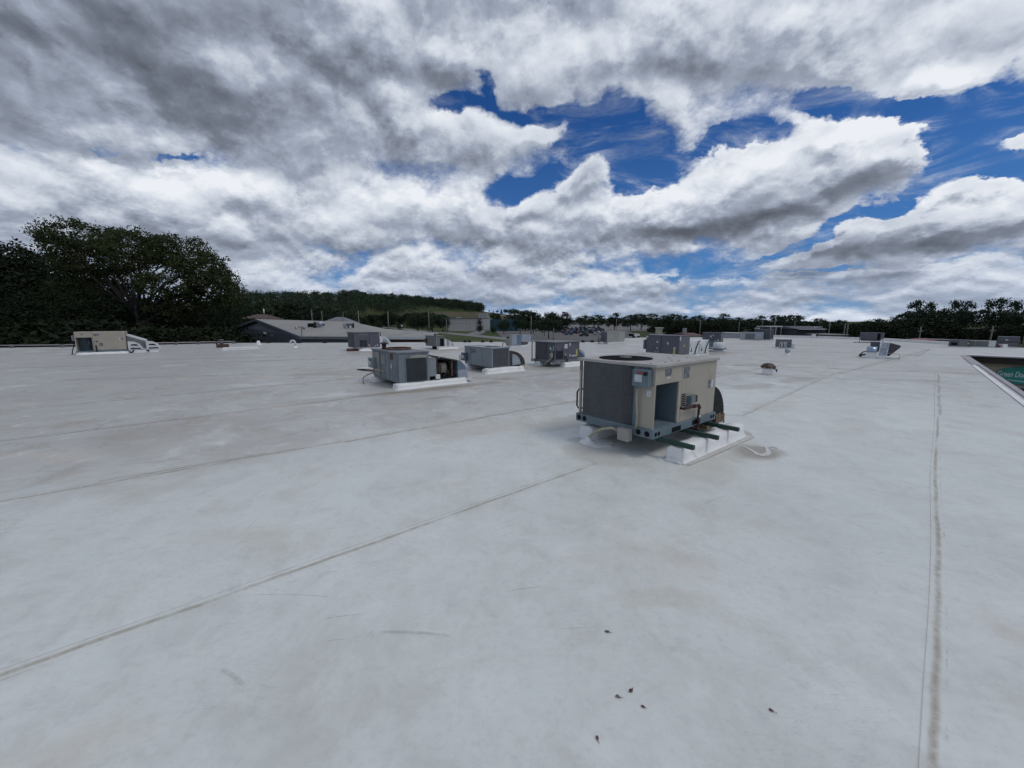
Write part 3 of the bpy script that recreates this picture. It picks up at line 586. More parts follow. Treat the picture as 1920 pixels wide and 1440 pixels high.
# rail on short brackets along the far left roof edge
er = thing('edge_rail', (0, 0, 0), 0, 'thin grey metal rail on short brackets along the far left roof edge', 'rail')
pa, pb, pc = at(-60, 653.5), at(138, 651.2), at(440, 644.2)
MB().tube([tuple(p + Vector((0, 0, 0.17))) for p in (pa, pb, pc)], 0.035, n=6).build('rail_bar', EDGE, er)
bp_ = [at(x, 652.6 - (x / 138) * 1.3 if x < 138 else 651.2 - (x - 138) / 302 * 7) for x in (22, 117, 330, 372, 405, 438)]
for q in bp_: MB().box(q.x - .09, q.x + .09, q.y - .06, q.y + .06, 0, 0.21).build('bracket', MIDGREY, er)
BLK = {443: 'small black block on the roof edge at the left wall of the grey gabled building', 503: 'small black block on the roof edge below the wall lamps of the grey building', 561: 'small black block on the roof edge just right of the gooseneck pipe', 609: 'small black block on the roof edge between gooseneck pipe and slate unit',
 872: 'small black block on the roof edge before the lawn, leftmost of four', 880: 'small black block on the roof edge before the lawn, second of four', 905: 'small black block on the roof edge before the lawn, third of four', 921: 'small black block on the roof edge before the lawn, rightmost of four',
 1093: 'small black block on the roof edge before the car park, left one', 1110: 'small black block on the roof edge before the car park, right one'}
for i, px in enumerate((443, 503, 561, 609, 872, 905, 921, 880, 1093, 1110)):
    q = at(px, 643.2 - (px > 640) * 1.4)
    tag(MB().box(-.14, .14, -.1, .1, 0, 0.13).box(-.05, .05, -.04, .04, .13, .2).build('roof_edge_block', BLACK, loc=q, bevel=.02), BLK[px], 'block', 'black blocks along the far roof edge')

# fallen dry pods / leaves on the membrane near the camera
POD = pm('dry_brown_leaf', (0.10, 0.035, 0.030), 0.8, 0, 0.4, 60, (0.14, 0.09, 0.07), 0.2, 90)
def pod(px, py, s, rz, name, label, pale=False):
    q = at(px, py); rnd = random.Random(int(px)); mb = MB(); n = 9; s *= 1.35
    pr = [s * (0.75 + 0.5 * rnd.random()) * (1.0 if i else 1.5) for i in range(n)]
    ringp = [(pr[i] * math.cos(6.283 * i / n), pr[i] * 0.7 * math.sin(6.283 * i / n), 0.002 + 0.35 * s * rnd.random()) for i in range(n)]
    ctr = (0, 0, s * 0.55)
    for i in range(n): mb.face([ringp[i], ringp[(i + 1) % n], ctr]); mb.face([ringp[(i + 1) % n], ringp[i], (0, 0, 0.001)])
    mb.tube([(s * .8, 0, s * .3), (s * 1.6, s * .2, s * .25), (s * 2.2, s * .5, s * .1)], s * 0.09, n=5)
    o = mb.build(name, POD if not pale else pm('pale_dry_leaf', (0.16, 0.12, 0.10), 0.8, 0, 0.4, 60), loc=(q.x, q.y, 0.002), rz=rz, fix=False)
    tag(o, label, 'leaf', 'dry leaves on the membrane')
pod(1138, 1185, 0.0085, -0.5, 'dry_leaf', 'dark dry leaf lying alone on the membrane, farthest of the fallen leaves')
pod(1183, 1296, 0.0080, 0.6, 'dry_leaf', 'rounded maroon leaf with its stalk pointing up, in the cluster of three')
pod(1158, 1307, 0.0075, -0.4, 'dry_leaf', 'pale curled broken leaf, leftmost of the cluster of three', True)
pod(1205, 1326, 0.0060, -0.6, 'dry_leaf', 'small reddish leaf, rightmost of the cluster of three')
pod(1446, 1333, 0.0070, -0.8, 'dry_leaf', 'dark narrow leaf lying far right of the other leaves')
pod(1120, 1385, 0.0068, -1.6, 'dry_leaf', 'reddish brown leaf with stalk pointing down, nearest the bottom of the photo')

# ================================================================= rooftop units
def unit(px, py, zb, label, name='rooftop_unit', group='packaged rooftop units', O=None):
    p = at(px, py, zb) if O is None else Vector(O)
    return thing(name, (p.x, p.y, 0), UA, label, 'air conditioner', group)
def quarter(x0, ln_, y0, y1, zt, zb, n=10, k=1.0, y_th=None):
    pts = [(x0, y0, zb)] + [(x0 + ln_ * math.sin(math.pi / 2 * i / n) ** k, y0, zb + (zt - zb) * math.cos(math.pi / 2 * i / n)) for i in range(n + 1)]
    return MB().prism(pts, (0, y1 - y0, 0), sm=False)
def curb(label, O, x0, x1, y0, y1, h, seed=0, sag=0.012, group='white wrapped equipment curbs'):
    """membrane wrapped sleeper, soft edged and a little lumpy, with flashing that flares on to the roof"""
    rnd = random.Random(seed); mb = MB(); n = max(6, int((x1 - x0) / 0.14)); prof = [(-0.05, 0.0), (-0.010, 0.018), (0.0, h * .5), (0.012, h * .93), (0.05, h)]
    w_ = y1 - y0; rows = []
    full = [(y0 + a, b) for a, b in prof] + [(y1 - a, b) for a, b in reversed(prof)]
    for i in range(n + 1):
        x = x0 + (x1 - x0) * i / n; row = []
        for (yy, zz) in full: row.append((x, yy + rnd.uniform(-1, 1) * sag * (zz > .03), max(0.001, zz + rnd.uniform(-1, 1) * sag * (zz > .05))))
        rows.append(row)
    k0 = len(mb.v); m = len(full)
    for r in rows: mb.v += r
    for i in range(n):
        for j in range(m - 1):
            a = k0 + i * m + j; mb.f.append((a, a + 1, a + 1 + m, a + m)); mb.mi.append(0); mb.sm.append(True)
    mb.f.append(tuple(k0 + j for j in range(m))); mb.f.append(tuple(k0 + n * m + j for j in reversed(range(m)))); mb.mi += [0, 0]; mb.sm += [False, False]
    # end aprons
    for x, s in ((x0, -1), (x1, 1)):
        mb.prism([(x, y0 - .02, 0.001), (x, y1 + .02, 0.001), (x, y1 - .03, 0.04), (x, y0 + .03, 0.04)], (s * 0.035, 0, 0))
    o = mb.build('equipment_curb', MEMB, loc=(O[0], O[1], 0), rz=UA)
    return tag(o, label, 'curb', group)
def disconnect(par, x, y0, y1, z0, z1, mat=BLUEGREY, lab=True, d=0.1, warn=True):
    b = bx('disconnect_box', mat, par, x - d, x - .001, y0, y1, z0, z1, 0.006)
    if lab:
        w_ = y1 - y0; h = z1 - z0
        bx('notice_label', LABEL, b, x - d - .003, x - d - .0005, y0 + w_ * .38, y0 + w_ * .85, z0 + h * .28, z0 + h * .70)
        if warn: bx('warning_label', RED, b, x - d - .003, x - d - .0005, y0 + w_ * .34, y0 + w_ * .68, z0 + h * .75, z0 + h * .88)
        MB().bar((x - d - .03, y0 + w_ * .14, z0 + h * .8), (x - d + .0, y0 + w_ * .14, z0 + h * .8), .022, n=10).build('switch_handle', BLACK, b)
    return b
def fan(par, cx, cy, z, r, ring_mat=MIDGREY, raised=0.03):
    f = MB().lathe((cx, cy, z), [(r + .03, 0.001), (r + .028, raised), (r - .01, raised + .004), (r - .02, 0.004)], n=32).build('fan_grille', ring_mat, par)
    MB().disc((cx, cy, z + .003), (0, 0, 1), r - .012, n=32).build('fan_opening', DARK, f, fix=False)
    g = MB()
    for k in range(1, 7): g.ring((cx, cy), r * k / 7, z + raised * .8 + .008 * (1 - k / 7), .0035, n=28)
    for k in range(6):
        a = math.pi * k / 6; g.bar((cx - r * math.cos(a), cy - r * math.sin(a), z + raised), (cx + r * math.cos(a), cy + r * math.sin(a), z + raised), .004, n=4)
    g.build('grille_wires', BLACK, f)
    MB().lathe((cx, cy, z + .004), [(.08, 0), (.08, .018), (.03, .024)], n=16).build('motor_hub', MIDGREY, f)
    return f
def louvres(par, x0, x1, z0, z1, n, y=-0.001, mat=DARK, vertical=False):
    mb = MB()
    for i in range(n):
        if vertical:
            a = x0 + (x1 - x0) * (i + .2) / n; b = x0 + (x1 - x0) * (i + .75) / n; mb.box(a, b, y - .006, y, z0, z1)
        else:
            a = z0 + (z1 - z0) * (i + .2) / n; b = z0 + (z1 - z0) * (i + .65) / n; mb.box(x0, x1, y - .006, y, a, b)
    return mb.build('louvre', mat, par)
def rails(par, L, W, z0, z1, mat=BLUEGREY, t=.04, name='base_rail'):
    e = .03
    return MB().box(-e, L + e, -e, -e + t, z0, z1).box(-e, L + e, W + e - t, W + e, z0, z1).box(-e, -e + t, -e + t, W + e - t, z0, z1).box(L + e - t, L + e, -e + t, W + e - t, z0, z1).build(name, mat, par, 0.004)

# ---------------------------------------------------------------- the big beige unit in the foreground
O1 = at(1222, 823, .25)
u1 = thing('rooftop_unit', (O1.x, O1.y, 0), UA, 'large beige unit in the foreground with dark coil, open compartment and red gas pipe', 'air conditioner', 'packaged rooftop units')
L1, W1 = 1.58, 1.17
rl = rails(u1, L1, W1, .25, .36)
hl = MB()
for y in (.05, .17, 1.04, 1.14): hl.disc((-.0325, y, .305), (-1, 0, 0), .035, n=16)
for x in (.03, .10, 1.47, 1.54): hl.disc((x, -.0325, .305), (0, -1, 0), .028, n=16)
hl.build('rail_holes', DARK, rl, fix=False)
MB().box(.40, .62, -.0335, -.0305, .262, .325).box(.92, 1.14, -.0335, -.0305, .275, .335).build('fork_slot', DARK, rl)
MB().box(.01, L1 - .01, .012, W1 - .012, .335, .357).build('drain_pan', GALV, u1)
tp = MB().box(-.03, L1 + .02, -.03, W1 + .03, 1.115, 1.155).build('top_panel', BEIGE_TOP, u1, .008)
fan(tp, .42, .72, 1.155, .33, DARK, .010)
sc = MB()
for x, y in ((.62, .15), (.80, .28), (.97, .40), (.72, .1), (.9, .62), (1.2, .95), (.75, .9), (1.1, .2), (1.3, .5), (.05, .1), (.3, .06), (.58, .045)): sc.lathe((x, y, 1.155), [(.011, 0), (.009, .008)], n=8)
sc.build('screws', MIDGREY, tp)
# coil: wraps round the near end with a rounded corner
cp = []
r_ = .20
for y in (1.08, .8, .55): cp.append((.0, y))
for i in range(17): a = math.pi / 2 * i / 16; cp.append((r_ - r_ * math.cos(a), .44 - r_ * math.sin(a)))
cp += [(.34, .24), (.40, .24)]
co = MB(); k = 0
for i in range(len(cp) - 1):
    (xa, ya), (xb, yb) = cp[i], cp[i + 1]
    co.face([(xa, ya, .36), (xb, yb, .36), (xb, yb, 1.113), (xa, ya, 1.113)], 0, False)
bm = None
coil = co.build('condenser_coil', COIL, u1)
so = coil.modifiers.new('solid', 'SOLIDIFY'); so.thickness = .03; so.offset = 1
MB().box(-.004, .05, 1.082, 1.105, .36, 1.113).build('coil_end_plate', BEIGE, u1, .003)
MB().box(-.005, .03, 1.145, 1.175, .36, 1.113).build('corner_post', BEIGE, u1, .004)
MB().box(-.0075, -.0055, 1.150, 1.170, 0.98, 1.11).build('post_label', RED if False else SLATE, u1)
# beige corner panel below the disconnect box and above
MB().box(-.004, .02, .0, .235, .36, .885).box(-.004, .02, .0, .05, .885, 1.113).build('corner_panel', BEIGE, u1, .003)
d1 = disconnect(u1, -.004, .03, .245, .885, 1.09, BLUEGREY)
MB().box(-.006, .012, .055, .235, .8855, 1.113).build('backing_plate', BLUEGREY, u1)
bx('round_corner_label', LABEL, u1, -.008, -.0045, .04, .10, .76, .84)
MB().tube([(-.05, .20, .885), (-.055, .20, .80), (-.05, .205, .72), (-.04, .20, .60), (-.035, .19, .45), (-.045, .20, .36)], .014).build('electrical_conduit', HOSE, u1)
# long side: frame round the open compartment, upper panel, big right panel
MB().box(.0205, .62, -.002, .02, .905, 1.113).build('upper_access_panel', BEIGE, u1, .003)
MB().box(.0, .0200, -.003, .02, .36, 1.113).build('corner_trim', BEIGE, u1)
MB().box(.555, .62, -.003, .02, .36, .9035).build('divider_post', BEIGE, u1, .002)
MB().box(.624, L1, -.004, .02, .345, 1.113).build('side_panel', BEIGE, u1, .004)
MB().box(L1 - .02, L1, .0205, W1, .345, 1.113).build('end_panel', BEIGE, u1, .004)
MB().box(.42, L1 - .0205, W1 - .02, W1, .345, 1.113).build('back_panel', BEIGE, u1, .004)
ci = MB()
ci.box(.021, .555, .62, .64, .36, 1.11).box(.5555, .575, .0205, .62, .36, 1.11).box(.021, .035, .24, .62, .36, 1.11).box(.036, .5550, .021, .62, .905, .92)
cmp_ = ci.build('compartment_wall', pm('dark_blue_liner', (0.12, 0.17, 0.20), .5, .1, .12, 3), u1)
MB().box(.036, .555, .021, .62, .3575, .366).build('compartment_floor', pm('blue_floor_pan', (0.16, 0.21, 0.24), .45, .2, .12, 4), u1)
MB().bar((.14, .52, .56), (.14, .52, .78), .03, n=10).build('liquid_receiver', GALV, u1)
bx('wiring_plate', pm('liner_plate', (0.14, 0.18, 0.21), .5, .1, .1, 4), u1, .25, .54, .605, .6195, .42, .80)
bx('rating_plate', LABELG, u1, .21, .355, -.0055, -.0025, 1.00, 1.085); bx('rating_plate', LABELG, u1, .655, .80, -.0075, -.0045, .93, 1.075)
bx('small_label', LABEL, u1, .25, .33, -.0055, -.0025, .965, .985)
MB().box(1.35, 1.43, -.0075, -.0045, .79, .85).box(1.35, 1.43, -.0075, -.0045, .73, .78).build('pictogram_label', LABELG, u1)
bx('pictogram_label', LABEL, u1, 1.44, 1.50, -.0075, -.0045, .735, .845)
louvres(u1, .635, .735, .565, .735, 7, y=-.0045)
MB().box(.77, .88, -.075, -.0045, .60, .695).build('gas_valve', BLUEGREY, u1, .006)
bx('valve_cap', RUST, u1, .882, .94, -.07, -.005, .60, .69, .004)
bx('wiring_label', LABELG, u1, .71, .86, -.0075, -.0045, .525, .595)
MB().tube([(.63, -.004, .545), (.63, -.055, .545), (.78, -.06, .545), (.90, -.06, .545), (1.02, -.06, .53), (1.02, -.06, .46), (1.02, -.06, .20), (1.02, -.06, .16)], .016, n=10).tube([(1.02, -.06, .20), (1.0, .10, .19), (.98, .5, .15)], .021).bar((.86, -.06, .545), (.93, -.06, .545), .025).bar((1.0, -.06, .545), (1.04, -.06, .50), .022).bar((1.02, -.06, .30), (1.02, -.06, .36), .023).bar((1.02, -.06, .17), (1.02, -.06, .24), .024).build('gas_pipe', RUST, u1)
MB().box(.99, 1.04, -.084, -.082, .38, .41).build('gas_tag', LABEL, u1)
# duct elbow at the far end
hd = quarter(L1 + .005, .47, .04, .62, .72, .20, 14).build('duct_elbow', CHAR, u1)
rib = MB()
for i in range(0, 15):
    a = math.pi / 2 * i / 14; x = L1 + .005 + .473 * math.sin(a); z = .20 + .523 * math.cos(a); rib.bar((x, .035, z), (x, .625, z), .004, n=5)
rib.build('duct_ribs', CHAR, hd)
bf = MB(); rnd = random.Random(4)
for i in range(26):
    x = L1 + .22 + .27 * rnd.random(); y = .02 + .05 * rnd.random(); z1 = .22 + .07 * rnd.random(); bf.bar((x, y, z1 - .10 - .06 * rnd.random()), (x + .01, y + .01, z1), .013, n=5)
bf.box(L1 + .08, L1 + .40, .10, .60, .05, .19)
bf.build('foam_seal', BURLAP, u1)
# refrigerant lines seen past the corner post
MB().tube([(.10, 1.14, .70), (.02, 1.20, .70), (-.01, 1.205, .66), (-.01, 1.205, .46), (.02, 1.20, .42), (.10, 1.14, .42)], .012).build('refrigerant_pipe', BLACK, u1)
bx('compressor_shell', DARK, u1, .5 - .06, .5, .66, 1.1, .36, 1.1)
MB().box(-.13, -.035, .25, .41, .17, .33).build('junction_box', pm('white_junction_box', (.29, .28, .255), .5, 0, .06, 5), u1, .006)
MB().tube([(-.08, .41, .27), (-.09, .52, .29), (-.10, .66, .25), (-.10, .80, .17), (-.10, .88, .09), (-.095, .90, .0)], .019, n=10).build('liquidtight_conduit', HOSE, u1)
pb = MB().lathe((0, 0, 0), [(.13, .001), (.10, .02), (.055, .035), (.042, .07), (.03, .085)], n=18).build('conduit_flashing', MEMB, loc=loc_to_world(O1, -.095, .90, -.25)); pb.location.z = 0
tag(pb, 'white flashing boot where the cream conduit enters the roof under the foreground unit', 'flashing')
for i, (x, lab) in enumerate(((.17, 'dark green steel beam under the near corner of the foreground unit'), (.79, 'middle dark green steel beam under the foreground unit, behind the red gas pipe'), (1.40, 'farthest dark green steel beam, beside the black duct elbow'))):
    p = loc_to_world(O1, x, 0)
    o = MB().box(-.026, .026, -.44, 1.22, .190, .243).build('support_beam', GREEN, loc=(p.x, p.y, 0), rz=UA, bevel=.004)
    o.data.materials.append(DARK); tag(o, lab, 'beam', 'green beams under the foreground unit')
curb('white wrapped sleeper in front of the foreground unit with green beams across it', O1, .12, 1.93, -.32, -.14, .183, 1, .012)
curb('white wrapped sleeper in shade under the back of the foreground unit', O1, .02, 1.95, .93, 1.16, .183, 2, .010)

# ---------------------------------------------------------------- old patched unit with its end compartment torn open
O2 = at(749, 717, .17)
u2 = unit(0, 0, 0, 'old patched blue-grey unit with rust flue stub and torn-open end compartment', O=O2)
MB().box(0, .80, 0, 1.88, .14, .88).build('cabinet', OLDGREY, u2, .008)
MB().box(-.03, .83, -.02, 1.91, .88, .915).build('top_panel', OLDGREY, u2, .006)
MB().box(-.007, -.001, 1.25, 1.27, .15, .87).box(-.007, -.001, .62, .64, .15, .87).box(-.007, -.001, .06, .075, .15, .87).build('panel_seams', MIDGREY, u2)
bx('coil_frame', OLDGREY, u2, .165, .765, -.012, -.001, .155, .79); bx('condenser_coil', pm('dark_louvred_coil', (.018, .024, .028), .6, 0, .2, 5), u2, .19, .74, -.018, -.0125, .17, .75)
bx('chalky_patch', pm('chalk_patch', (.26, .265, .23), .7, 0, .2, 6, (.14, .165, .18), .3, 8), u2, .30, .76, -.016, -.0125, .755, .825)
bx('corner_post', PALEBLUE, u2, .77, .815, -.02, -.001, .14, .88)
bx('faded_panel', pm('faded_panel', (.23, .235, .22), .7, 0, .12, 4), u2, -.012, -.008, 1.30, 1.84, .20, .84); bx('faded_panel', pm('faded_panel', (.23, .235, .22)), u2, -.012, -.008, .88, 1.16, .56, .78)
bx('rust_patch', RUSTB, u2, -.012, -.008, .36, .52, .70, .86)
bx('faded_sticker', LABEL, u2, -.012, -.008, .42, .50, .48, .58)
fan(u2, .42, 1.0, .915, .31, RUSTB, .055)
fl = MB().bar((.16, 1.36, .91), (.16, 1.36, 1.06), .06, n=14).bar((.16, 1.36, 1.06), (.16, 1.36, 1.085), .105, n=14).bar((.16, 1.36, 1.10), (.16, 1.36, 1.115), .075, n=14).build('flue_stub', RUST, u2)
disconnect(u2, -.01, 1.55, 1.86, .40, .67, PALEBLUE, True, .13, False)
MB().tube([(-.08, 1.6, .40), (-.08, 1.5, .36), (-.03, 1.2, .37), (-.03, .9, .36)], .014).build('electrical_conduit', HOSE, u2)
MB().tube([(.0, 1.80, .30), (-.30, 1.86, .34), (-.45, 1.88, .34)], .016).tube([(.0, 1.84, .26), (-.40, 1.86, .33)], .012).build('steel_stub', BLACK, u2)
MB().tube([(-.03, 1.75, .24), (-.22, 1.72, .20), (-.40, 1.55, .14), (-.44, 1.42, .06), (-.44, 1.38, 0)], .014).build('supply_whip', MIDGREY, u2)
# torn open end
bx('end_panel', PALEBLUE, u2, .83, 1.03, .02, .05, .24, .74)
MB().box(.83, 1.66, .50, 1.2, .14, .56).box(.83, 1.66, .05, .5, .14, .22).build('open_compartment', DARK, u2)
MB().prism([(.82, .0, .82), (1.68, .0, .63), (1.68, .0, .60), (.82, .0, .79)], (0, 1.25, 0)).build('sloping_lid', pm('rusty_dark_lid', (.08, .065, .06), .8, 0, .3, 6, RUSTB and (.12, .06, .04), .3, 7), u2)
gs = MB(); rnd = random.Random(9)
for i in range(26):
    x = 1.05 + .58 * rnd.random(); z = .2 + .42 * rnd.random(); y = .08 + .34 * rnd.random(); gs.tube([(x, y, z), (x + rnd.uniform(-.12, .12), y + rnd.uniform(-.1, .1), z + rnd.uniform(-.12, .1)), (x + rnd.uniform(-.2, .2), y, max(.16, z - .22))], .008 + .014 * rnd.random(), n=5)
gs.build('loose_wiring', pm('brown_grime', (.05, .042, .034), .9, 0, .5, 8, (.12, .09, .06), .3, 10), u2)
MB().lathe((1.30, .25, .30), [(.15, 0), (.16, .05), (.16, .2), (.13, .26)], n=18).build('blower_housing', pm('stained_blower', (.21, .20, .175), .7, .2, .25, 7, (.08, .06, .045), .3, 9), u2)
MB().box(1.50, 1.54, .04, .08, .2, .64).box(1.04, 1.07, .02, .06, .2, .74).build('frame_upright', RUSTB, u2)
bx('white_capacitor', WHITEP, u2, 1.00, 1.13, -.02, .05, .15, .28, .02)
MB().tube([(1.10, .0, .72), (1.16, -.02, .77), (1.22, 0, .78), (1.27, .02, .74)], .011).build('white_wire_loop', WHITEP, u2)
hq = MB().prism([(1.67, 0, .36), (1.67, 0, .63), (1.80, 0, .57), (1.90, 0, .47), (1.95, 0, .37)], (0, 1.2, 0)).build('intake_hood', pm('steel_blue_hood', (.13, .18, .23), .45, .3, .12, 5), u2)
MB().prism([(1.67, -.01, .10), (1.67, -.01, .355), (1.955, -.01, .365), (2.0, -.01, .10)], (0, 1.2, 0)).build('lower_hood_panel', GALV, u2)
MB().prism([(1.80, -.02, .10), (1.80, -.02, .14), (2.12, -.02, .10), (2.14, -.02, .04), (1.9, -.02, .04)], (0, 1.1, 0)).build('hood_lip', WHITEP, u2)
curb('white wrapped sleeper under the near side of the old patched unit', O2, -.12, 1.88, -.10, .12, .135, 3)
curb('white wrapped sleeper behind the old patched unit, mostly in its shade', O2, -.12, 1.6, 1.55, 1.78, .135, 4)

# ---------------------------------------------------------------- pale blue-grey unit behind it
O3 = at(922, 690, .17)
u3 = unit(0, 0, 0, 'smooth pale blue-grey unit with black coil end face and dark rounded hood', O=O3)
MB().box(0, .72, 0, 1.66, .18, .795).build('cabinet', PALEBLUE, u3, .006)
MB().box(-.02, .74, -.02, 1.68, .796, .822).build('top_panel', PALEBLUE, u3, .005)
fan(u3, .42, .55, .822, .24, MIDGREY, .012)
bx('condenser_coil', COIL, u3, .045, .69, -.010, -.001, .20, .775)
MB().box(.0, .04, -.014, -.001, .18, .795).box(.692, .72, -.014, -.001, .18, .795).build('coil_frame', PALEBLUE, u3)
MB().box(-.006, -.001, .55, .565, .19, .79).box(-.006, -.001, 1.25, 1.262, .19, .79).build('panel_seams', MIDGREY, u3)
sm = MB(); rnd = random.Random(3)
for i in range(11):
    y = .80 + .45 * rnd.random(); z = rnd.choice((.62, .66, .50, .70)) + rnd.uniform(-.02, .02); sm.box(-.009, -.006, y, y + .05 + .12 * rnd.random(), z, z + .014)
sm.build('rust_marks', RUSTB, u3)
disconnect(u3, -.001, 1.44, 1.72, .30, .58, pm('grey_blue_switch', (.09, .11, .145), .5, 0, .1, 5), True, .12, False)
bx('nameplate', SLATE, u3, -.008, -.002, 1.42, 1.50, .68, .70)
MB().ring((0, 0), .12, 0, .012, n=20).build('conduit_loop', HOSE, u3).matrix_local = Matrix.Translation((-.12, 1.80, .36)) @ Matrix.Rotation(R(90), 4, 'X') @ Matrix.Rotation(R(70), 4, 'Y')
h3 = MB().prism([(.73, 0, .18)] + [(.73 + .70 * math.sin(math.pi / 2 * i / 10), 0, .20 + .50 * math.cos(math.pi / 2 * i / 10)) for i in range(11)], (0, 1.3, 0)).build('curved_hood', pm('rusty_black_hood', (.03, .025, .024), .7, 0, .4, 8, (.09, .045, .035), .3, 9), u3)
MB().prism([(.86, -.006, .20)] + [(.86 + .36 * math.sin(math.pi / 2 * i / 8), -.006, .22 + .36 * math.cos(math.pi / 2 * i / 8)) for i in range(9)], (0, .005, 0)).build('hood_side_sheet', GALV, h3)
bx('hood_bird_screen', BURLAP, u3, 1.28, 1.50, .1, .9, .02, .20)
curb('white wrapped sleeper under the near side of the pale blue-grey unit', O3, -.30, 1.30, -.12, .12, .16, 5, .018)
curb('white wrapped sleeper in shadow behind the pale blue-grey unit', O3, -.1, 1.30, 1.40, 1.60, .16, 6)

# ---------------------------------------------------------------- dark slate unit on stilts
O4 = at(1040, 679, .2)
u4 = unit(0, 0, 0, 'dark slate unit with vertical louvres and pale conduit, just left behind the foreground unit', O=O4)
MB().box(-.0, 1.33, -.0, 1.10, .26, .905).build('cabinet', SLATE, u4, .006)
MB().box(-.04, 1.36, -.03, 1.14, .906, .932).build('top_panel', MIDGREY, u4, .005)
rails(u4, 1.33, 1.12, .17, .2595, MIDGREY, name='base_rail')
bx('condenser_coil', COIL, u4, -.012, -.001, .42, 1.02, .27, .90)
bx('corner_post', MIDGREY, u4, -.14, -.11, 1.10, 1.13, .24, .93); bx('white_post', WHITEP, u4, -.02, .0, 1.03, 1.08, .26, .905)
MB().box(-.16, 0, .9, 1.14, .17, .24).build('bottom_lip', MIDGREY, u4)
disconnect(u4, -.001, .02, .20, .60, .80, BLUEGREY, True, .09)
louvres(u4, .05, .44, .30, .60, 7, vertical=True); louvres(u4, .05, .10, .60, .68, 1, vertical=True); louvres(u4, .37, .42, .60, .68, 1, vertical=True)
bx('notice_label', LABEL, u4, .50, .66, -.006, -.001, .68, .84); bx('notice_label', LABEL, u4, .76, .83, -.006, -.001, .77, .88)
bx('yellow_tag', YELLOW, u4, 1.13, 1.21, -.008, -.001, .36, .62); bx('yellow_strip', LABEL, u4, .90, 1.12, -.007, -.001, .36, .41)
MB().tube([(.52, -.02, .40), (.52, -.06, .36), (.60, -.07, .26), (.58, -.07, .18)], .02).build('gas_pipe', BLACK, u4)
bx('small_label', LABEL, u4, .78, .83, -.006, -.001, .36, .45); bx('small_label', LABEL, u4, .54, .58, -.006, -.001, .42, .48)
MB().tube([(-.05, .10, .60), (-.05, .10, .40), (-.08, .14, .30), (-.05, .45, .12), (-.0, .62, .0)], .022).build('liquidtight_conduit', HOSE, u4)
bx('junction_box', BEIGE, u4, -.1, -.04, .06, .16, .38, .52)
quarter(1.34, .36, .0, .5, .60, .22).build('intake_hood', GALV, u4); MB().prism([(1.345, -.01, .25)] + [(1.345 + .26 * math.sin(math.pi / 2 * i / 6), -.01, .25 + .25 * math.cos(math.pi / 2 * i / 6)) for i in range(7)], (0, .008, 0)).build('hood_side_sheet', pm('blue_hood_side', (.06, .09, .13), .5, .2, .1, 4), u4)
curb('white wrapped sleeper under the near side of the dark slate unit on stilts', O4, .38, 1.5, -.14, .10, .165, 7)
curb('stained block curb under the shaded left end of the dark slate unit', O4, -.1, .5, .75, 1.0, .165, 8)

# ---------------------------------------------------------------- far slate unit with white hood
O5 = at(665, 653, .17)
u5 = unit(0, 0, 0, 'slate unit with a pale quarter-round hood near the far roof edge', O=O5)
MB().box(0, 1.44, 0, 1.25, .18, 1.04).build('cabinet', SLATE, u5, .008); MB().box(-.03, 1.47, -.03, 1.28, 1.041, 1.07).build('top_panel', SLATE, u5, .005)
bx('condenser_coil', COIL, u5, -.012, -.001, .1, 1.15, .25, 1.0)
louvres(u5, .30, .72, .24, .62, 6, vertical=True); bx('side_recess', MIDGREY, u5, .28, .82, -.007, -.001, .90, 1.0)
bx('panel_seam', DARK, u5, .86, .875, -.006, -.001, .2, 1.03)
bx('small_label', LABEL, u5, 1.28, 1.36, -.006, -.001, .28, .34); bx('small_label', LABEL, u5, 1.15, 1.24, -.006, -.001, .24, .28); bx('gas_valve', BEIGE, u5, .78, .86, -.05, -.001, .24, .36)
bx('hood_box', WHITEP, u5, 1.47, 1.62, .0, .9, .18, .82); h5 = MB().prism([(1.622, .0, .22), (1.622, .0, .80), (1.80, 0, .78), (2.02, .0, .62), (2.18, .0, .38), (2.24, .0, .22)], (0, .9, 0)).build('intake_hood', WHITEP, u5)
MB().prism([(1.66, -.006, .30), (1.66, -.006, .72), (1.85, -.006, .66), (2.0, -.006, .46), (2.05, -.006, .32)], (0, .005, 0)).build('hood_side_sheet', GALV, h5)
MB().bar((1.55, .1, .82), (1.55, .1, 1.05), .03).build('vent_stub', BLACK, u5)
curb('white wrapped sleeper under the slate unit with the quarter-round hood', O5, .25, 2.3, -.12, .1, .12, 9)
tag(MB().box(-.25, .25, -.12, .12, 0, .15).box(.28, .62, -.10, .12, 0, .13).build('timber_block', RUSTB, loc=loc_to_world((O5.x, O5.y, 0), -.1, .25), rz=UA, bevel=.01), 'rusty brown timber blocks under the left end of the far slate unit', 'block')

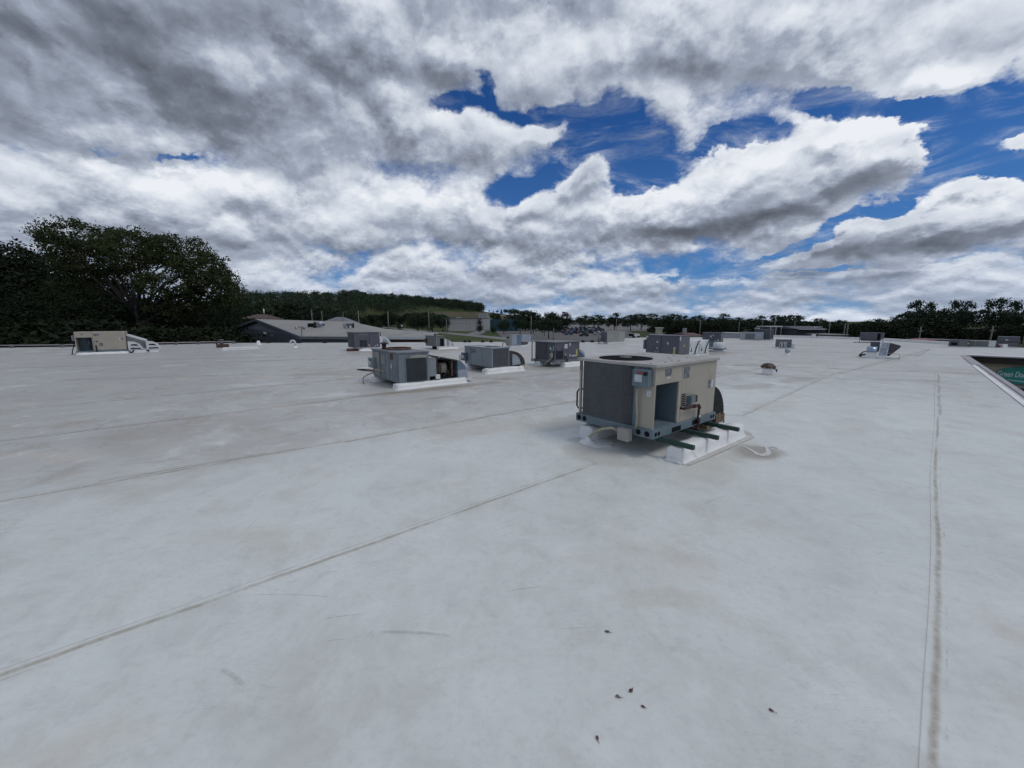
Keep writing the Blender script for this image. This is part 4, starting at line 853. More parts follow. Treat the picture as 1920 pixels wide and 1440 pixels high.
# ---------------------------------------------------------------- small far grey unit with striped hoods
O6 = at(818, 650, .17)
u6 = unit(0, 0, 0, 'small mid-grey unit with flue stub and low striped metal hoods at the far edge', O=O6)
MB().box(0, .55, 0, 1.45, .17, .80).build('cabinet', MIDGREY, u6, .006); MB().box(-.02, .57, -.02, 1.47, .801, .825).build('top_panel', MIDGREY, u6)
bx('condenser_coil', DARK, u6, .27, .52, -.01, -.001, .20, .66); bx('corner_post', PALE, u6, -.002, .03, -.012, -.002, .17, .80)
MB().bar((.05, .2, .82), (.05, .2, .95), .05).build('flue_stub', BLACK, u6); bx('disconnect_box', RUSTB, u6, -.10, -.001, 1.2, 1.4, .36, .62)
for i, (x, z1_, z2_) in enumerate(((.58, .66, .60), (.76, .60, .54), (.92, .54, .42), (1.08, .42, .20))):
    MB().prism([(x, 0, .18), (x, 0, z1_), (x + .15, 0, z2_), (x + .16, 0, .18)], (0, .8, 0)).build('hood_segment', GALV if i % 2 else WHITEP, u6)
curb('white wrapped sleeper under the small mid-grey unit with striped hoods', O6, .1, 1.5, -.12, .08, .10, 10)
bx('base_block', DARK, u6, -.02, .12, .15, .5, .0, .165)

# ---------------------------------------------------------------- galvanised box with tapering hood
O7 = at(960, 647, .15)
u7 = unit(0, 0, 0, 'pale galvanised unit with inward-tapering hood at the far edge left of the parked cars', O=O7)
MB().box(0, .42, 0, .57, .12, .81).build('cabinet', GALV, u7, .006); MB().box(-.02, .85, -.02, .6, .811, .83).build('top_panel', PALE, u7)
bx('end_cabinet', PALE, u7, -.10, -.005, .02, .55, .14, .80, .004); bx('side_panel', pm('blue_galvanised', (.14, .18, .25), .45, .4, .12, 4), u7, .425, .83, .0, .57, .12, .81)
MB().prism([(.835, 0, .80), (1.72, 0, .80), (1.66, 0, .45), (1.5, 0, .30), (.835, 0, .36)], (0, .57, 0)).build('tapering_hood', GALV, u7)
MB().prism([(.90, .02, .345), (1.48, .02, .30), (1.36, .02, .14), (.90, .02, .14)], (0, .5, 0)).build('hood_screen', pm('brown_screen', (.09, .08, .07), .8, 0, .2, 8), u7)
bx('vent_cap', DARK, u7, -.106, -.1005, .2, .42, .60, .70)
MB().tube([(-.12, .5, .3), (-.35, .55, .3), (-.38, .55, .0)], .03).build('elbow_pipe', MIDGREY, u7)
bx('base_curb', MEMB, u7, -.05, 1.35, .04, .53, 0, .119)

# ---------------------------------------------------------------- pale low box with dark coil end
O8 = at(1138, 641, .15)
u8 = unit(0, 0, 0, 'plain pale grey unit with dark narrow left end, at the edge before the car park', O=O8)
MB().box(0, 1.5, 0, .6, .15, .90).build('cabinet', PALE, u8, .006); bx('end_panel', pm('pale_end', (.29, .30, .28), .55, 0, .06, 3), u8, 1.505, 2.25, .0, .6, .15, .90)
MB().box(-.02, 2.27, -.02, .62, .901, .925).build('top_panel', PALE, u8); bx('condenser_coil', SLATE, u8, -.012, -.001, .02, .58, .16, .88)
bx('base_curb', MEMB, u8, .2, 2.2, .05, .5, 0, .149); bx('panel_notch', DARK, u8, .05, .09, -.005, -.001, .45, .5)
g8 = MB().tube([(-.22, .5, .0), (-.22, .5, .30), (-.25, .5, .55)], .03).tube([(-.02, .8, .0), (-.02, .8, .3), (-.02, .8, .62)], .03).box(-.4, -.2, .45, .6, .25, .45)
g8.build('pipe_cluster', MIDGREY, u8)

# ---------------------------------------------------------------- tall slate unit right behind the foreground unit
O9 = at(1272, 665, .15)
u9 = unit(0, 0, 0, 'tall dark slate box unit directly behind the foreground unit with pale labels on two faces', O=O9)
MB().box(0, .95, 0, 1.72, .12, 1.0).build('cabinet', SLATE, u9, .008); MB().box(-.02, .97, -.02, 1.74, 1.001, 1.025).build('top_panel', SLATE, u9)
bx('coil_edge', SLATE, u9, -.02, .4, 1.745, 1.86, .32, .78); bx('side_panel', pm('lighter_slate', (.10, .104, .118), .5, 0, .06, 3), u9, .0, .95, -.012, -.001, .13, .99)
bx('panel_seam', DARK, u9, -.006, -.001, .90, .91, .13, .99)
for (y0, y1, z0, z1, mt) in ((1.62, 1.72, .90, .98, LABEL), (1.06, 1.14, .66, .74, LABEL), (.52, .60, .60, .70, LABEL), (.16, .26, .15, .42, YELLOW), (.16, .26, .42, .48, LABEL), (1.05, 1.15, .38, .42, LABEL), (1.04, 1.09, .18, .30, PALE), (1.15, 1.2, .18, .26, PALE), (1.55, 1.6, .16, .2, LABEL)):
    bx('notice_label', mt, u9, -.010, -.001, y0, y1, z0, z1)
bx('corner_label', LABEL, u9, .01, .12, -.018, -.013, .80, .98); bx('yellow_tag', YELLOW, u9, .40, .50, -.018, -.013, .50, .60)
# white hoods belonging to it
for i, x0 in enumerate((.97, 2.02)):
    z0 = .10; w_ = .98
    h = MB().prism([(x0, 0, z0), (x0 + .06, 0, .40), (x0 + .18, 0, .58), (x0 + .42, 0, .73), (x0 + .66, 0, .77), (x0 + w_, 0, .76), (x0 + w_, 0, z0)], (0, .8, 0)).build('intake_hood', WHITEP, u9, .01)
    MB().prism([(x0 + .14, -.006, .22), (x0 + .24, -.006, .46), (x0 + .26, -.006, .22)], (0, .005, 0)).build('hood_slot', DARK, h)
    MB().tube([(x0 + w_ + .03, -.02, .74), (x0 + w_ - .10, -.03, .70), (x0 + w_ - .30, -.03, .46), (x0 + w_ - .40, -.03, .26), (x0 + w_ - .46, -.04, .08)], .022).build('black_hose', BLACK, h)
bx('base_curb', MEMB, u9, .0, 3.1, .02, 1.6, 0, .119)

# ---------------------------------------------------------------- units behind to the right
O10 = at(1350, 652, .2)
u10 = unit(0, 0, 0, 'dark slate unit with metal-edged right end, behind the white hoods', O=O10)
MB().box(0, .34, 0, 1.05, .22, 1.04).build('cabinet', SLATE, u10, .006); bx('end_strip', MIDGREY, u10, .0, .30, -.012, -.001, .25, 1.02)
MB().box(-.03, .37, -.03, 1.08, 1.041, 1.065).build('top_panel', MIDGREY, u10)
for (y0, y1, z0, z1) in ((.52, .60, .78, .88), (.40, .46, .86, .93), (.10, .18, .58, .68), (.2, .35, .56, .60)): bx('small_label', LABEL, u10, -.008, -.001, y0, y1, z0, z1)
MB().prism([(-.30, .0, .10), (-.30, .0, .55), (-.005, .0, .55), (-.005, .0, .10)], (0, .6, 0)).build('side_hood', BLUEGREY, u10)
rails(u10, .34, 1.05, .12, .2195, MIDGREY)
q = at(1346, 659)
fv = thing('exhaust_fan', (q.x, q.y, 0), 0, 'squat pale mushroom exhaust fan beside the white hoods', 'exhaust fan')
MB().lathe((0, 0, 0), [(.26, 0), (.26, .08), (.20, .09)], n=20).build('fan_base', MEMB, fv); MB().lathe((0, 0, .09), [(.20, 0), (.42, .06), (.44, .14), (.40, .18), (.28, .20)], n=24).build('fan_skirt', GALV, fv); MB().lathe((0, 0, .29), [(.27, 0), (.27, .18), (.22, .23), (.05, .25)], n=24).build('fan_cap', WHITEP, fv)
O12 = at(1427, 636, .1)
u12 = unit(0, 0, 0, 'wide galvanised unit with a rectangular mesh panel at the far roof edge', O=O12)
MB().box(0, .5, 0, 1.80, .03, .72).build('cabinet', GALV, u12, .008); bx('mesh_panel', MIDGREY, u12, -.012, -.001, .55, 1.35, .10, .60); bx('side_panel', PALEBLUE, u12, .02, .5, -.012, -.001, .05, .70)
u12b = unit(0, 0, 0, 'dark louvred box with metal corner posts behind the galvanised unit', O=loc_to_world(O12, 1.0, -.35, -.1))
MB().box(0, .8, 0, 1.3, .05, 1.0).build('cabinet', SLATE, u12b, .006); louvres(u12b, .05, .75, .15, .95, 7, mat=DARK); MB().box(-.03, .0, -.04, .0, 0, 1.06).box(.8, .84, -.04, .0, 0, 1.1).build('corner_post', MIDGREY, u12b)
bx('top_cap', PALE, u12b, -.4, .1, .9, 1.2, 1.0, 1.14)

# view-aligned small pieces (each a real object with depth): x to the right, y away, z up
def small(name, px, py, label, cat, group=None):
    q = at(px, py); return thing(name, (q.x, q.y, 0), -math.atan2(q.x, q.y), label, cat, group), q.length / 723 / math.sqrt(1 + 0) * (math.cos(math.atan2(q.x, q.y)))
s13, k = small('rooftop_unit', 1470, 653, 'small grey unit with two white louvred scoops alone on the right-hand roof', 'air conditioner', 'packaged rooftop units')
c_ = math.cos(math.atan2(s13.location.x, s13.location.y)); k13 = s13.location.y / 723
def sb(par, nm, mt, x0, x1, z0, z1, y0, y1, k, cx, bev=0.004):   # sizes in photo pixels -> metres at that distance
    f = k * 1.0
    return MB().box((x0 - cx) * f * FX, (x1 - cx) * f * FX, y0, y1, z0 * k, z1 * k).build(nm, mt, par, bev)
FX = 0.83
sb(s13, 'cabinet', MIDGREY, 1453, 1483, 2, 16, .1, .8, k13, 1470)
for i in (0, 1):
    x0 = (1459.5 + i * 5.2 - 1470) * k13 * FX; h = MB().prism([(x0, 0, .0), (x0 + .04, 0, .28), (x0 + .10, 0, .40), (x0 + .17, 0, .40), (x0 + .17, 0, .0)], (0, .095, 0)).build('intake_scoop', WHITEP, s13)
    MB().prism([(x0 + .05, -.004, .08), (x0 + .09, -.004, .32), (x0 + .13, -.004, .32), (x0 + .12, -.004, .08)], (0, .003, 0)).build('scoop_slot', DARK, h)
sb(s13, 'scoop_box', GALV, 1470.5, 1475, 1, 12, -.05, .095, k13, 1470); sb(s13, 'side_hood', BLUEGREY, 1476, 1483, 1, 8, 0, .095, k13, 1470); sb(s13, 'round_hood_end', WHITEP, 1483.5, 1489, 1, 9, 0, .5, k13, 1470, .02)
sb(s13, 'base_curb', MEMB, 1455, 1486, 0, 1.9, .0, .8, k13, 1470)
q = at(1476, 664.5); vt = thing('vent_pipe', (q.x, q.y, 0), 0, 'stubby pale vent with rounded cap in front of the scooped unit', 'vent')
MB().lathe((0, 0, 0), [(.16, 0), (.09, .03), (.08, .12)], n=16).build('vent_base', MEMB, vt); MB().lathe((0, 0, .10), [(.10, 0), (.12, .06), (.12, .14), (.08, .19)], n=16).build('vent_cap', GALV, vt)

# brown mushroom vent
q = at(1439, 702); mv = thing('mushroom_vent', (q.x, q.y, 0), -math.atan2(q.x, q.y), 'rust brown hexagonal-topped vent on a white curb, right of the foreground unit', 'vent')
MB().prism([(-.15, -.13, 0), (.15, -.13, 0), (.15, .13, 0), (-.15, .13, 0)], (0, 0, .20)).build('vent_curb', MEMB, mv, .015)
MB().lathe((0, 0, .20), [(.17, 0), (.20, .015), (.205, .045), (.17, .05)], n=6, sm=False).build('vent_collar', HOSE, mv)
MB().lathe((0, 0, .245), [(.205, -.03), (.21, .02), (.12, .105), (.03, .12)], n=8, sm=False).build('vent_cap', pm('maroon_brown_cap', (.055, .027, .019), .6, 0, .15, 6), mv)
MB().tube([(.15, -.05, .2), (.24, -.08, .17), (.22, -.08, .10)], .02).build('cap_bracket', BLACK, mv)

# slate unit on legs, duct and cowl assembly in front
s14, _ = small('rooftop_unit', 1632, 642.5, 'dark slate unit raised on thin legs at the far right edge above the duct cowl', 'air conditioner', 'packaged rooftop units')
k14 = s14.location.y / 723; FX = 0.80
sb(s14, 'cabinet', SLATE, 1612, 1650, 5, 18.5, 0, .8, k14, 1632, .02); sb(s14, 'coil_panel', DARK, 1642, 1647.5, 5.5, 17.5, -.012, -.001, k14, 1632); sb(s14, 'side_frame', MIDGREY, 1650.4, 1653.5, 7, 18.5, 0, .6, k14, 1632)
for x in (1612.4, 1652.5):
    MB().box((x - 1632) * k14 * FX - .02, (x - 1632) * k14 * FX + .02, 0.02, .06, 0, 5 * k14).build('leg', MIDGREY, s14)
for x, z in ((1614, 9), (1643, 9), (1622, 14)): sb(s14, 'small_label', LABELG, x, x + 2.5, z, z + 2, -.01, -.001, k14, 1632)
sb(s14, 'base_frame', BLACK, 1615, 1648, 3.4, 4.9, 0, .8, k14, 1632)
qz = at(1601, 643); tag(MB().tube([(0, 0, 0), (0, 0, .06), (1.6, -.4, .10)], .025).build('drain_pipe', BLACK, loc=(qz.x, qz.y, 0)), 'thin black drain line lying on the roof left of the unit on legs', 'pipe')
s15, _ = small('duct_cowl', 1645, 672, 'galvanised half-round duct and white-framed panel with a dark triangular cowl', 'duct')
k15 = s15.location.y / 723; FX = 0.74
def X15(x): return (x - 1645) * k15 * FX
sb(s15, 'duct_curb', MEMB, 1623, 1642.5, 0, 11, .0, .45, k15, 1645)
n = 12; prof = [(X15(1622.5), .22 + .24 * math.cos(math.pi * i / n), 11 * k15 + .26 * math.sin(math.pi * i / n)) for i in range(n + 1)]
MB().prism(prof, (X15(1642.5) - X15(1622.5), 0, 0), sm=True).build('half_round_duct', pm('shiny_duct', (.30, .38, .46), .3, .7, .15, 6), s15)
sb(s15, 'back_box', SLATE, 1628, 1646, 11, 30, .5, 1.0, k15, 1645)
p_ = [(X15(1645.5), 0, 6 * k15), (X15(1660.5), 0, 6 * k15), (X15(1663), .3, 29.5 * k15), (X15(1648.5), .3, 29.5 * k15)]
MB().prism(p_, (0, .03, 0)).build('slanted_panel', GALV, s15)
fr = MB()
for a, b in ((0, 3), (1, 2)): fr.bar(Vector(p_[a]) + Vector((0, -.02, 0)), Vector(p_[b]) + Vector((0, -.02, 0)), .026, n=4)
fr.bar(Vector(p_[0]) * .5 + Vector(p_[3]) * .5 + Vector((0, -.02, .05)), Vector(p_[1]) * .5 + Vector(p_[2]) * .5 + Vector((0, -.02, .05)), .018, n=4)
fr.build('panel_frame', WHITEP, s15)
MB().prism([(X15(1662), .1, 5 * k15), (X15(1666), .1, 5 * k15), (X15(1684), .1, 22 * k15), (X15(1683.5), .1, 24.5 * k15), (X15(1664), .1, 29 * k15)], (0, .7, 0)).build('triangular_cowl', pm('dark_mauve_sheet', (.055, .048, .062), .5, .1, .1, 4), s15)
sb(s15, 'cowl_base', MEMB, 1646, 1661, 0, 5.9, .0, .5, k15, 1645); MB().tube([(X15(1622), 0, .30), (X15(1616), 0, .26), (X15(1609), 0, .08)], .025).tube([(X15(1622), 0, .16), (X15(1613), 0, .12), (X15(1613), 0, .05)], .04).build('black_hose', BLACK, s15)
MB().tube([(X15(1660), -.1, .26), (X15(1684), -.1, .24), (X15(1684), -.1, 0)], .012).tube([(X15(1660), -.1, .06), (X15(1684), -.1, 0.03)], .010).build('pipe_frame', EDGE, s15)

# low units at the far right
FX = 0.72
def rowbox(px0, px1, py, h, mt, label, dep=.8, extra=None):
    s, _ = small('rooftop_unit', (px0 + px1) / 2, py, label, 'air conditioner', 'packaged rooftop units'); kk = s.location.y / 723; cx = (px0 + px1) / 2
    sb(s, 'cabinet', mt, px0, px1, 1.2, h, 0, dep, kk, cx, .01); sb(s, 'base_curb', MEMB, px0 + 1, px1 - 2, 0, 1.15, .02, dep, kk, cx)
    for (a, b, z0, z1, m2, nm) in (extra or ()): sb(s, nm, m2, a, b, z0, z1, -.012, -.001, kk, cx)
    return s
rowbox(1779, 1815, 650.5, 13, SLATE, 'low dark slate unit with a boxy front, leftmost of the row past the roof notch', .9, [(1797, 1812, 2, 12, MIDGREY, 'front_panel'), (1783, 1794, 3, 8, DARK, 'dark_vent'), (1811, 1814, 6, 8, LABEL, 'small_label')])
rowbox(1817, 1863, 651, 12, PALE, 'long low pale unit with green-grey, dark and white panels, past the roof notch', .9, [(1830, 1850, 2, 11.5, MIDGREY, 'grey_panel'), (1851, 1862, 1.5, 11.8, WHITEP, 'white_end_panel'), (1818, 1828, 2, 11, pm('greenish_screen', (.15, .17, .13), .7, 0, .1, 5), 'screen_panel')])
rowbox(1870, 1906, 650.5, 19, SLATE, 'dark slate unit behind a low lead-grey skirt, rightmost on the roof', .9, [(1883, 1888, 12, 14, LABEL, 'small_label'), (1873, 1906, 8.5, 9.3, DARK, 'panel_seam'), (1880, 1904, 2.5, 8, MIDGREY, 'lower_panel')])
q = at(1866, 651.5); tag(MB().prism([(-.22, 0, 0), (.22, 0, 0), (.10, 0, .26), (-.14, 0, .22)], (0, .5, 0)).build('tarp_heap', pm('maroon_tarp', (.10, .06, .075), .8, 0, .3, 5), loc=(q.x, q.y, 0), rz=-.8), 'small heap of maroon tarp between the two rightmost units', 'tarp')

# ---------------------------------------------------------------- beige unit at far left
O11 = at(144, 659, .17)
u11 = unit(0, 0, 0, 'beige unit at far left before dark trees, with square opening and white louvred hoods', O=O11)
MB().box(.63, 1.84, 0, 1.10, .19, 1.16).build('cabinet', BEIGE, u11, .03)
MB().box(0, .63, -.0, 1.10, .87, 1.16).box(0, .035, 0, 1.1, .19, .869).box(.60, .629, .0, 1.10, .19, .869).box(.036, .599, .8, 1.1, .19, .869).build('open_bay_frame', BEIGE, u11)
MB().box(.036, .599, .70, .79, .19, .869).build('bay_back', pm('dark_blue_liner', (.05, .07, .09)), u11); MB().bar((.40, .5, .25), (.40, .5, .86), .05, n=10).build('bay_pipe', pm('blue_galvanised', (.14, .18, .25)), u11)
rails(u11, 1.84, 1.10, .10, .189, BLUEGREY)
for (a, b, c, d, mt, nm) in ((.22, .34, 1.02, 1.07, LABELG, 'rating_plate'), (.70, .88, .94, 1.06, LABELG, 'rating_plate'), (1.60, 1.66, .72, .84, LABEL, 'pictogram_label'), (1.66, 1.76, .73, .82, LABELG, 'pictogram_label'), (.74, .80, .62, .68, BLACK, 'gas_valve'), (.84, .98, .42, .58, MIDGREY, 'wiring_label'), (.66, .76, .62, .66, LABELG, 'small_label')):
    bx(nm, mt, u11, a, b, -.010, -.001, c, d)
MB().tube([(.70, -.03, .46), (.72, -.06, .46), (.73, -.06, .12)], .026).build('gas_pipe', BLACK, u11)
disconnect(u11, -.001, .1, .4, .70, .98, LABELG, False, .12)
MB().tube([(-.08, .25, .7), (-.10, .25, .5), (-.16, .1, .2), (-.2, .1, 0)], .02).build('supply_whip', BLACK, u11)
MB().prism([(1.86, .3, .99), (2.60, .3, .68), (2.60, .3, .60), (1.86, .3, .92)], (0, .9, 0)).build('sloping_lid', WHITEP, u11)
MB().prism([(1.86, .3, .60), (1.86, .3, .915), (2.58, .3, .595), (2.58, .3, .2), (2.3, .3, .3)], (0, .9, 0)).build('hood_body', MIDGREY, u11)
for x0, ln_, zt in ((1.90, .60, .62), (2.62, .62, .62)):
    h = MB().prism([(x0, 0, .16), (x0, 0, zt), (x0 + ln_ * .4, 0, zt - .03), (x0 + ln_ * .75, 0, zt - .16), (x0 + ln_, 0, .18)], (0, .28, 0)).build('louvred_hood', WHITEP, u11)
    MB().prism([(x0 + .10, -.006, zt - .22), (x0 + .42, -.006, zt - .25), (x0 + .34, -.006, zt - .16), (x0 + .14, -.006, zt - .15)], (0, .005, 0)).prism([(x0 + .08, -.006, .20), (x0 + .52, -.006, .21), (x0 + .46, -.006, .27), (x0 + .10, -.006, .27)], (0, .005, 0)).build('hood_slots', DARK, h)
MB().tube([(1.92, 0, .04), (2.05, -.02, .05), (2.10, 0, .16)], .03).tube([(2.60, 0, .10), (2.68, 0, .12), (2.70, 0, .05)], .03).build('hood_feet', BLACK, u11)
curb('white wrapped sleeper under the far left beige unit', O11, .02, 1.88, -.16, .08, .10, 11)
bx('hood_base', MEMB, u11, 2.0, 3.1, .02, .9, 0, .15)

# ---------------------------------------------------------------- small things on the left roof
q = at(453, 657); t_ = small('bare_curb', 453, 657, 'long low bare white curb with nothing on it near the far left edge', 'curb')[0]; kk = t_.location.y / 723
for a, b, c, d, nm in ((-36, 34, 0, 3.5, 'curb_body'), (-34, 32, 3.6, 6.2, 'curb_cap')): MB().box(a * kk * .82, b * kk * .82, 0 if nm == 'curb_cap' else -.04, .25, c * kk, d * kk).build(nm, MEMB, t_, .02)
q = at(418, 651.5); bv = thing('brown_vent', (q.x, q.y, 0), 0.5, 'small rusty brown vent with a short stack beside the bare white curb', 'vent')
MB().box(-.32, .32, -.2, .2, 0, .22).build('vent_base', RUSTB, bv, .01); MB().bar((-.05, 0, .22), (-.05, 0, .48), .11, n=12).bar((-.05, 0, .48), (-.05, 0, .52), .15, n=12).build('vent_stack', MIDGREY, bv); MB().tube([(-.3, 0, .2), (-.3, 0, .42)], .04).build('side_pipe', RUSTB, bv)
q = at(554, 652); gn = thing('gooseneck_vent', (q.x, q.y, 0), 0.35, 'white gooseneck pipe vent curling to the left in front of the grey gabled building', 'vent')
MB().lathe((0, 0, 0), [(.14, 0), (.10, .06), (.085, .12)], n=14).build('vent_boot', MEMB, gn)
MB().tube([(0, 0, .05), (0, 0, .34)] + [(-.13 + .13 * math.cos(a), 0, .34 + .13 * math.sin(a)) for a in (0.4, .8, 1.2, 1.6, 2.0, 2.4, 2.8, 3.14)] + [(-.26, 0, .27)], .055, n=12).build('bent_pipe', WHITEP, gn)
q = at(485, 646.5); cv = thing('cone_vent', (q.x, q.y, 0), 0, 'small white cone flashing at the far roof edge left of the gooseneck', 'vent')
MB().lathe((0, 0, 0), [(.20, 0), (.12, .12), (.10, .26)], n=14).build('cone_flashing', MEMB, cv); MB().bar((0, 0, .26), (0, 0, .32), .07).build('cap', WHITEP, cv)
q = at(1528, 634.5); bt = thing('dish_bracket', (q.x, q.y, .20), 0.2, 'small white and black bracket on the far right parapet', 'bracket')
MB().box(-.35, .05, 0, .12, 0.01, .22).build('white_plate', WHITEP, bt, .01); MB().bar((.2, 0, 0), (.3, 0, .28), .05).build('bracket_arm', BLACK, bt)
# long white parapet box of the adjoining wing with a pipe along its top
s16, _ = small('parapet_box', 1373, 634, 'long pale wall with a white pipe along its top, behind the slate units', 'wall'); k16 = s16.location.y / 723; FX = .87
sb(s16, 'wall_panel', pm('light_blue_grey_wall', (.30, .32, .35), .7, 0, .06, 2), 1354, 1392, 0, 8, 0, .5, k16, 1373); sb(s16, 'dark_gap', DARK, 1354, 1392, 7.95, 8.9, .05, .5, k16, 1373)
MB().tube([((1351.5 - 1373) * k16 * FX, -.05, .0), ((1351.5 - 1373) * k16 * FX, -.05, 9 * k16), ((1354 - 1373) * k16 * FX, -.05, 9.9 * k16), ((1393 - 1373) * k16 * FX, -.05, 9.4 * k16)], .055).build('top_pipe', WHITEP, s16)

# ================================================================= land
def ground_mat():
    m = bpy.data.materials.new('land'); m.use_nodes = True; t = NT(m.node_tree); b = t.n['Principled BSDF']
    P = t.n.new('ShaderNodeTexCoord').outputs['Object']
    n = t.noise(P, 0.012, 6, 0.6); n2 = t.noise(P, 0.3, 5, 0.6)
    c = t.mix(t.ramp(n, 0.4, 0.62), (0.036, 0.052, 0.018), (0.058, 0.066, 0.026))
    c = t.mix(t.ramp(n2, 0.4, 0.8, 0, 0.5), c, (0.045, 0.05, 0.022))
    t.put(b.inputs['Base Color'], c); b.inputs['Roughness'].default_value = 0.95; b.inputs['Specular IOR Level'].default_value = 0.1
    return m
def field_mat(name, a, b_, sc):
    m = bpy.data.materials.new(name); m.use_nodes = True; t = NT(m.node_tree); b = t.n['Principled BSDF']
    P = t.n.new('ShaderNodeTexCoord').outputs['Object']
    t.put(b.inputs['Base Color'], t.mix(t.ramp(t.noise(P, sc, 5, 0.6), 0.4, 0.6), a, b_)); b.inputs['Roughness'].default_value = 0.95; b.inputs['Specular IOR Level'].default_value = 0.1
    return m
LAND = ground_mat()
gv, gf = [], []
cols = [-2600 + 100 * i for i in range(0, 20)] + [-600 + 40 * i for i in range(0, 80)] + [2600 + 150 * i for i in range(0, 20)]
ys = [-60, 0, 30, 60, 90, 120, 150, 180, 210] + [240 + 20 * i for i in range(34)] + [950, 1050, 1300, 1800, 2600]
for Y in ys:
    for c in cols:
        x = (c - 960) / 723 * max(Y, 60); gv.append((x, Y, terr(x, max(Y, 1)) if Y > 0 else GZ))
nc = len(cols)
for j in range(len(ys) - 1):
    for i in range(nc - 1):
        a = j * nc + i; gf.append((a, a + 1, a + 1 + nc, a + nc))
me = bpy.data.meshes.new('ground'); me.from_pydata(gv, [], gf); me.materials.append(LAND); me.polygons.foreach_set('use_smooth', [True] * len(gf)); me.update()
g = bpy.data.objects.new('ground', me); COL.objects.link(g); g['kind'] = 'structure'
def drape(name, mat, rows, dz=0.12, kind='structure', nsub=14):
    """a sheet laid over the land; rows = [(left px, right px, py)...] from near to far, interpolated"""
    v, f = [], []; n = 16; R_ = []
    for (l, r, y), (l2, r2, y2) in zip(rows, rows[1:]):
        for k in range(nsub): s = k / nsub; R_.append((l + (l2 - l) * s, r + (r2 - r) * s, y + (y2 - y) * s))
    R_.append(rows[-1])
    for (l, r, y) in R_:
        for i in range(n + 1):
            p = hit(l + (r - l) * i / n, y); v.append((p.x, p.y, terr(p.x, p.y) + dz))
    for j in range(len(R_) - 1):
        for i in range(n): a = j * (n + 1) + i; f.append((a, a + 1, a + n + 2, a + n + 1))
    me = bpy.data.meshes.new(name); me.from_pydata(v, [], f); me.materials.append(mat); me.update()
    o = bpy.data.objects.new(name, me); COL.objects.link(o); o['kind'] = kind; return o
def ribbon(name, mat, pts, w_, dz=0.18):
    P = [hit(*p) for p in pts]; Q = []
    for a, b in zip(P, P[1:]):
        for k in range(10): Q.append(a.lerp(b, k / 10))
    Q.append(P[-1]); v, f = [], []
    for i, p in enumerate(Q):
        d = Q[min(i + 1, len(Q) - 1)] - Q[max(i - 1, 0)]; nr = Vector((-d.y, d.x, 0)).normalized() * w_ / 2
        for q in (p + nr, p - nr): v.append((q.x, q.y, terr(q.x, q.y) + dz))
    for i in range(len(Q) - 1): f.append((2 * i, 2 * i + 1, 2 * i + 3, 2 * i + 2))
    me = bpy.data.meshes.new(name); me.from_pydata(v, [], f); me.materials.append(mat); me.update()
    o = bpy.data.objects.new(name, me); COL.objects.link(o); o['kind'] = 'structure'
LAWN = field_mat('lawn', (0.045, 0.062, 0.022), (0.062, 0.078, 0.030), 0.05)
drape('lawn', LAWN, [(640, 1010, 646), (690, 1010, 632), (720, 880, 622), (740, 860, 616)], 0.10)
drape('brown_field', field_mat('brown_field', (0.095, 0.078, 0.050), (0.068, 0.066, 0.034), 0.02), [(820, 1010, 600), (800, 1010, 592), (815, 1000, 585.5)], 0.3)
drape('stubble_field', field_mat('stubble_field', (0.22, 0.18, 0.105), (0.17, 0.14, 0.085), 0.03), [(925, 1030, 598), (930, 1016, 591.5)], 0.6)
drape('green_slope', field_mat('green_slope', (0.034, 0.044, 0.018), (0.055, 0.055, 0.028), 0.02), [(700, 800, 608), (700, 790, 596), (725, 815, 586)], 0.3)
ribbon('road', CONC, [(560, 606.5), (690, 612), (760, 617), (840, 625), (900, 631), (965, 637.5), (1060, 650)], 9)
ribbon('side_road', CONC, [(885, 628.5), (905, 621), (950, 617.5), (1010, 617)], 8, 0.24)
drape('parking_lot', ASPHALT, [(960, 1215, 640), (940, 1200, 632), (930, 1180, 622), (935, 1160, 616)], 0.14)
drape('far_parking_lot', pm('pale_asphalt', (.15, .148, .14), .9, 0, .1, .05), [(1080, 1230, 621), (1060, 1225, 614.5), (1035, 1215, 609), (1045, 1180, 606)], 0.2)
drape('roadway', CONC, [(1225, 1420, 630), (1215, 1420, 627)], 0.2)

# ================================================================= trees
def leafcloud(mb, lobes, n, s, rnd, mi=0, shell=0.62):
    vols = [(a * b * c) ** (2 / 3) for (_, _, _, a, b, c) in lobes]; tot = sum(vols)
    for (cx, cy, cz, rx, ry, rz), vv in zip(lobes, vols):
        ncl = max(5, int(n * vv / tot / 26)); m = int(n * vv / tot / ncl)
        for _ in range(ncl):
            while True:
                u = Vector((rnd.uniform(-1, 1), rnd.uniform(-1, 1), rnd.uniform(-1, 1)))
                if shell < u.length < 1.0 or (u.length < 1 and rnd.random() < .16): break
            bump = rnd.uniform(0.86, 1.12)
            ccx, ccy, ccz = cx + u.x * rx * bump, cy + u.y * ry * bump, cz + u.z * rz * bump
            cr = s * rnd.uniform(1.8, 3.8)
            for _ in range(m):
                d = Vector((rnd.gauss(0, .5), rnd.gauss(0, .5), rnd.gauss(0, .34))) * cr
                p = Vector((ccx, ccy, ccz)) + d
                a = Vector((rnd.gauss(0, 1), rnd.gauss(0, 1), rnd.gauss(0, .6))).normalized(); b = a.orthogonal().normalized(); b.rotate(Matrix.Rotation(rnd.random() * 6.28, 3, a))
                a2 = a.cross(b); L = s * rnd.uniform(.5, 1.0); W = L * rnd.uniform(.35, .6)
                k = len(mb.v); mb.v += [tuple(p - b * L), tuple(p + a2 * W), tuple(p + b * L), tuple(p - a2 * W)]
                mb.f.append((k, k + 1, k + 2, k + 3)); mb.mi.append(mi); mb.sm.append(False)
